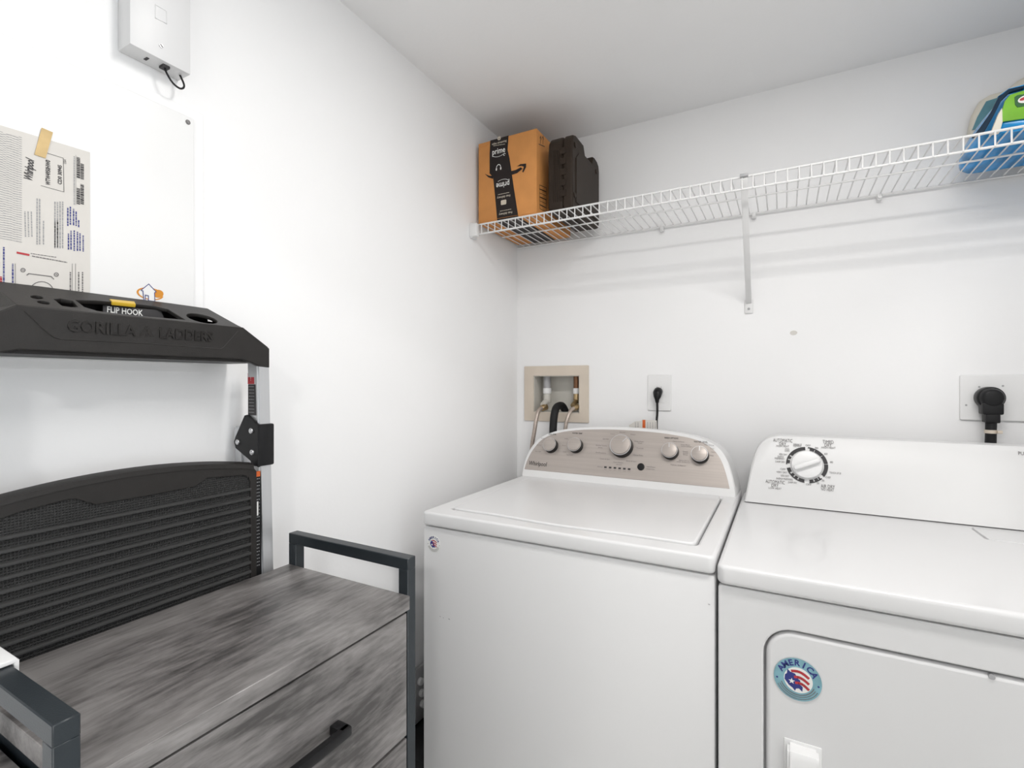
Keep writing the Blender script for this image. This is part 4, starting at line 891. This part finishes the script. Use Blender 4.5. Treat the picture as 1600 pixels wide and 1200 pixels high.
# ------------------------------------------------------------------ laundry outlet box in the wall
p0, p1 = onY(820, 572.5, YB), onY(920.5, 661, YB)
lb_ = thing('laundry_box', ((p0.x+p1.x)/2, YB, p1.z), 'beige recessed plumbing box with open front on the back wall above washer', 'outlet box')
fo = Frame((0, YB-0.006, 0), (1, 0, 0), (0, 0, 1))
bm = B(); plate(bm, fo, [rrect(p0.x, p1.x, p1.z, p0.z, 0.004), [(WB0.x+0.001, WB1.z+0.001), (WB1.x-0.001, WB1.z+0.001), (WB1.x-0.001, WB0.z-0.001), (WB0.x+0.001, WB0.z-0.001)]], 0.006, 0.0015); obj('face_plate', bm, M_beige, lb_)
bm = B(); a, b = (WB0.x+0.0005, WB1.z+0.0005), (WB1.x-0.0005, WB0.z-0.0005); dp = 0.075; th = 0.003
box(bm, (a[0], YB+dp, a[1]), (b[0], YB+dp+th, b[1]))
box(bm, (a[0], YB-0.002, a[1]), (a[0]+th, YB+dp, b[1])); box(bm, (b[0]-th, YB-0.002, a[1]), (b[0], YB+dp, b[1]))
box(bm, (a[0], YB-0.002, a[1]), (b[0], YB+dp, a[1]+th)); box(bm, (a[0], YB-0.002, b[1]-th), (b[0], YB+dp, b[1])); obj('recess', bm, M_boxin, lb_)
for (u, m_up, kind) in ((855, M_dgrey, 0), (901, M_copper, 1)):
    q = onY(u, 600, YB+0.035); zt2 = b[1]-0.003; r = 0.0145 if kind == 0 else 0.012
    bm = B(); cyl(bm, (q.x, YB+0.035, zt2-0.052), (q.x, YB+0.035, zt2), r, seg=20); vv = obj('riser_pipe', bm, m_up, lb_)
    bm = B(); cyl(bm, (q.x, YB+0.035, zt2-0.068), (q.x, YB+0.035, zt2-0.046), r*1.18, seg=20, bev=0.002); obj('collar', bm, M_white, vv)
    bm = B(); cyl(bm, (q.x, YB+0.035, zt2-0.105), (q.x, YB+0.035, zt2-0.066), r*1.05, seg=12, bev=0.002); cyl(bm, (q.x, YB+0.035, zt2-0.095), (q.x-0.0, YB-0.005, zt2-0.112), r*0.8, seg=14); obj('valve', bm, M_brass if kind else M_boxin, vv)
# hoses
def hose(name, pts, r, m, label, coup=None, seg=14):
    h_ = thing(name, pts[-1], label, 'hose')
    g = B(); tube(g, smooth_path(pts, 8), r, seg); obj('hose_tube', g, m, h_, ang=60)
    if coup:
        g = B(); cyl(g, coup[0], coup[1], r*1.7, r*1.55, 10, bev=0.001); obj('coupling', g, M_brass, h_)
YH = 1.735
c1 = onY(850, 637, YB-0.005); hose('supply_hose', [c1, onY(843, 640, YH+0.02), onY(838.5, 652, YH), onY(835, 674, YH-0.005), onY(831, 700, YH-0.005), onY(829, 740, YH-0.005), V((onY(829, 760, YH).x, YH-0.01, 0.55))], 0.0078, M_braid, 'braided water hose on the corner side of the black drain hose', (c1+V((0.004, 0.012, 0.004)), c1+V((-0.006, -0.008, -0.002))))
c2 = onY(900, 637, YB-0.005); hose('supply_hose', [c2, onY(893, 640, YH+0.02), onY(888, 650, YH), onY(884.5, 663, YH-0.005), onY(882, 690, YH-0.005), onY(881, 740, YH-0.005), V((onY(881, 760, YH).x, YH-0.01, 0.55))], 0.0070, M_braid, 'braided water hose between the black drain hose and the power outlet', (c2+V((0.004, 0.012, 0.004)), c2+V((-0.006, -0.008, -0.002))))
c3 = onY(879, 645, YB+0.03); hose('drain_hose', [c3+V((0.012, 0.0, 0.006)), onY(878, 634, YB+0.012), onY(870, 636, YB-0.022), onY(866.5, 646, YH), onY(864.5, 665, YH-0.008), onY(864, 700, YH-0.01), V((onY(864, 740, YH).x, YH-0.01, 0.5))], 0.0145, M_rub, 'thick black drain hose hooked into the beige plumbing box')
# ------------------------------------------------------------------ outlets and plugs
def wall_plate(name, u0, v0, u1, v1, label):
    a, b = onY(u0, v0, YB), onY(u1, v1, YB)
    t_ = thing(name, ((a.x+b.x)/2, YB, b.z), label, 'outlet')
    f_ = Frame((0, YB-0.006, 0), (1, 0, 0), (0, 0, 1)); g = B(); plate(g, f_, [rrect(a.x, b.x, b.z, a.z, 0.004)], 0.006, 0.002, 3); return t_, obj('plate', g, M_white, t_, ang=50), f_, a, b
o1, pl, f_, a, b = wall_plate('wall_outlet', 1012.5, 586, 1049, 642, 'white single outlet plate on the back wall holding the slim black plug')
cx = (a.x+b.x)/2; cz = (a.z+b.z)/2
bm = B(); plate(bm, f_.off(0.0012), [rrect(cx-0.0175, cx+0.0175, cz-0.034, cz+0.034, 0.002)], 0.002, 0.0005); obj('socket_insert', bm, M_white, pl)
bm = B()
seg2(bm, f_.off(0.0016), (cx-0.007, cz+0.014), (cx-0.007, cz+0.022), 0.0018); seg2(bm, f_.off(0.0016), (cx+0.007, cz+0.014), (cx+0.007, cz+0.022), 0.0018); flat('socket_slots', bm, M_dgrey, pl)
for s in (-1, 1): bm = B(); cyl(bm, (cx, YB-0.0055, cz+s*0.048), (cx, YB-0.0072, cz+s*0.048), 0.003, seg=12); obj('screw', bm, M_white, pl)
pp_ = onY(1027, 611, YB-0.03)
pg = thing('power_plug', (pp_.x, YB-0.02, H-0.19), 'slim black washer plug with its cord running down the back wall', 'plug')
bm = B(); pz = pp_.z; q1 = onY(1027.5, 629, YB-0.02)
tube(bm, [(pp_.x, YB-0.007, pz-0.002), (pp_.x, YB-0.016, pz-0.002), (pp_.x, YB-0.026, pz-0.007), (pp_.x, YB-0.030, pz-0.020), (q1.x, YB-0.028, q1.z+0.010), (q1.x, YB-0.026, q1.z)], [0.014, 0.0155, 0.0155, 0.0125, 0.0075, 0.0055], 14); obj('plug_body', bm, M_blk, pg, ang=60)
bm = B(); tube(bm, smooth_path([(q1.x, YB-0.026, q1.z+0.002), onY(1027, 645, YB-0.026), onY(1026, 660, YB-0.03), onY(1026, 690, YB-0.04), V((pp_.x, YB-0.045, H-0.30))], 6), 0.0040, 10); obj('cord', bm, M_blk, pg, ang=60)
# printed foil tag on that cord, peeping over the console
fg = Frame((0, 1.722, 0), (1, 0, 0.0), (0, 0, 1))
tg = thing('cord_tag', onY(1008, 690, 1.722), 'creased white printed tag on the cord peeping over the washer console', 'tag')
bm = B(); pts = [fg.px(*p) for p in ((983, 664.5), (992, 658.5), (1001, 657.5), (1004, 655.5), (1026, 657), (1027, 690), (984, 690))]; plate(bm, fg, [pts], 0.0012); obj('tag_card', bm, M_paper, tg)
bm = B(); poly(bm, fg.off(0.0004), [fg.px(*p) for p in ((1004, 656.2), (1008.5, 656), (1008.5, 690), (1003.5, 690))]); flat('tag_stripe', bm, M_org, tg)
bm = B()
for k, u in enumerate((993, 997, 1012, 1016, 1020, 1024)):
    dashes(bm, fg.off(0.0004), fg.px(u, 672), fg.px(u, 659.5), 0.0022, 0.002, 0.006)
flat('tag_print', bm, M_ink3, tg)
o2_, pl, f_, a, b = wall_plate('wall_outlet', 1499, 586, 1612, 659, 'wide white dryer outlet plate holding the round black plug')
for u, v in ((1530, 604.5), (1567, 603), (1531, 641), (1509.5, 633)):
    q = f_.px(u, v); bm = B(); cyl(bm, f_.p(*q, -0.001), f_.p(*q, 0.0008), 0.0025, seg=10); obj('screw', bm, M_dgrey, pl)
Yp = YB-0.045
cP = onY(1551.5, 622, Yp); bm = B()
pg2 = thing('dryer_plug', (cP.x, YB-0.02, H-0.14), 'large round black dryer plug with thick cord and tan tie', 'plug')
r_ = abs(onY(1574, 622, Yp).x-onY(1527, 622, Yp).x)/2
cyl(bm, (cP.x, YB-0.0065, cP.z), (cP.x, YB-0.035, cP.z), r_*1.0, r_*1.0, 36, bev=0.003); cyl(bm, (cP.x, YB-0.033, cP.z), (cP.x, YB-0.052, cP.z), r_*0.94, r_*0.72, 36, bev=0.005)
body = obj('plug_body', bm, M_blk, pg2, ang=35)
bm = B(); zz1 = onY(1551, 648, Yp).z; zz2 = onY(1551, 661, Yp).z
box(bm, (cP.x-r_*0.72, YB-0.050, zz1), (cP.x+r_*0.72, YB-0.014, cP.z-r_*0.45), 0.004); box(bm, (cP.x-r_*0.50, YB-0.048, zz2), (cP.x+r_*0.50, YB-0.016, zz1+0.002), 0.003); obj('strain_relief', bm, M_blk, body)
bm = B(); tube(bm, [(cP.x, YB-0.032, zz2+0.004), (cP.x-0.001, YB-0.032, zz2-0.05), (cP.x-0.002, YB-0.034, zz2-0.18)], 0.0115, 14); obj('cord', bm, M_rub, pg2, ang=60)
zz3 = onY(1553, 675, Yp).z; bm = B(); cyl(bm, (cP.x-0.001, YB-0.032, zz3-0.0045), (cP.x-0.001, YB-0.032, zz3+0.0045), 0.0128, seg=20); box(bm, (cP.x+0.009, YB-0.046, zz3-0.004), (cP.x+0.019, YB-0.038, zz3+0.004), 0.001); obj('cord_tie', bm, M_beige, pg2)
# ------------------------------------------------------------------ in the gap between the drawer unit and the washer
qa, qb = onX(655, 1038, XL), onX(655, 1121, XL)
st_ = thing('socket_strip', (XL, qa.y, qb.z), 'grey wall socket strip with white caps low on the left wall beside washer', 'outlet')
bm = B(); box(bm, (XL, qa.y-0.03, qb.z), (XL+0.012, qa.y+0.06, qa.z), 0.003); obj('strip_body', bm, M_dgrey, st_)
for u, v in ((655.5, 1064), (657.5, 1082), (659, 1099)):
    q = onX(u, v, XL+0.012); bm = B(); cyl(bm, (XL+0.010, q.y, q.z), (XL+0.022, q.y, q.z), 0.0105, seg=18, bev=0.002); obj('cap', bm, M_white, st_)
bm = B(); box(bm, (XL+0.004, 1.03, 0.0), (XL+0.125, 1.40, qb.z-0.004), 0.006); bbx = obj('body', bm, M_rub, None)
bbx.name = 'storage_bin'; WPOS['storage_bin'] = WPOS['body']
tag(bbx, 'black upright bin standing in the gap beside the washing machine', 'bin')
bm = B(); box(bm, (XL+0.002, 1.028, qb.z-0.022), (XL+0.127, 1.402, qb.z-0.004), 0.003); obj('rim', bm, M_rub, bbx)
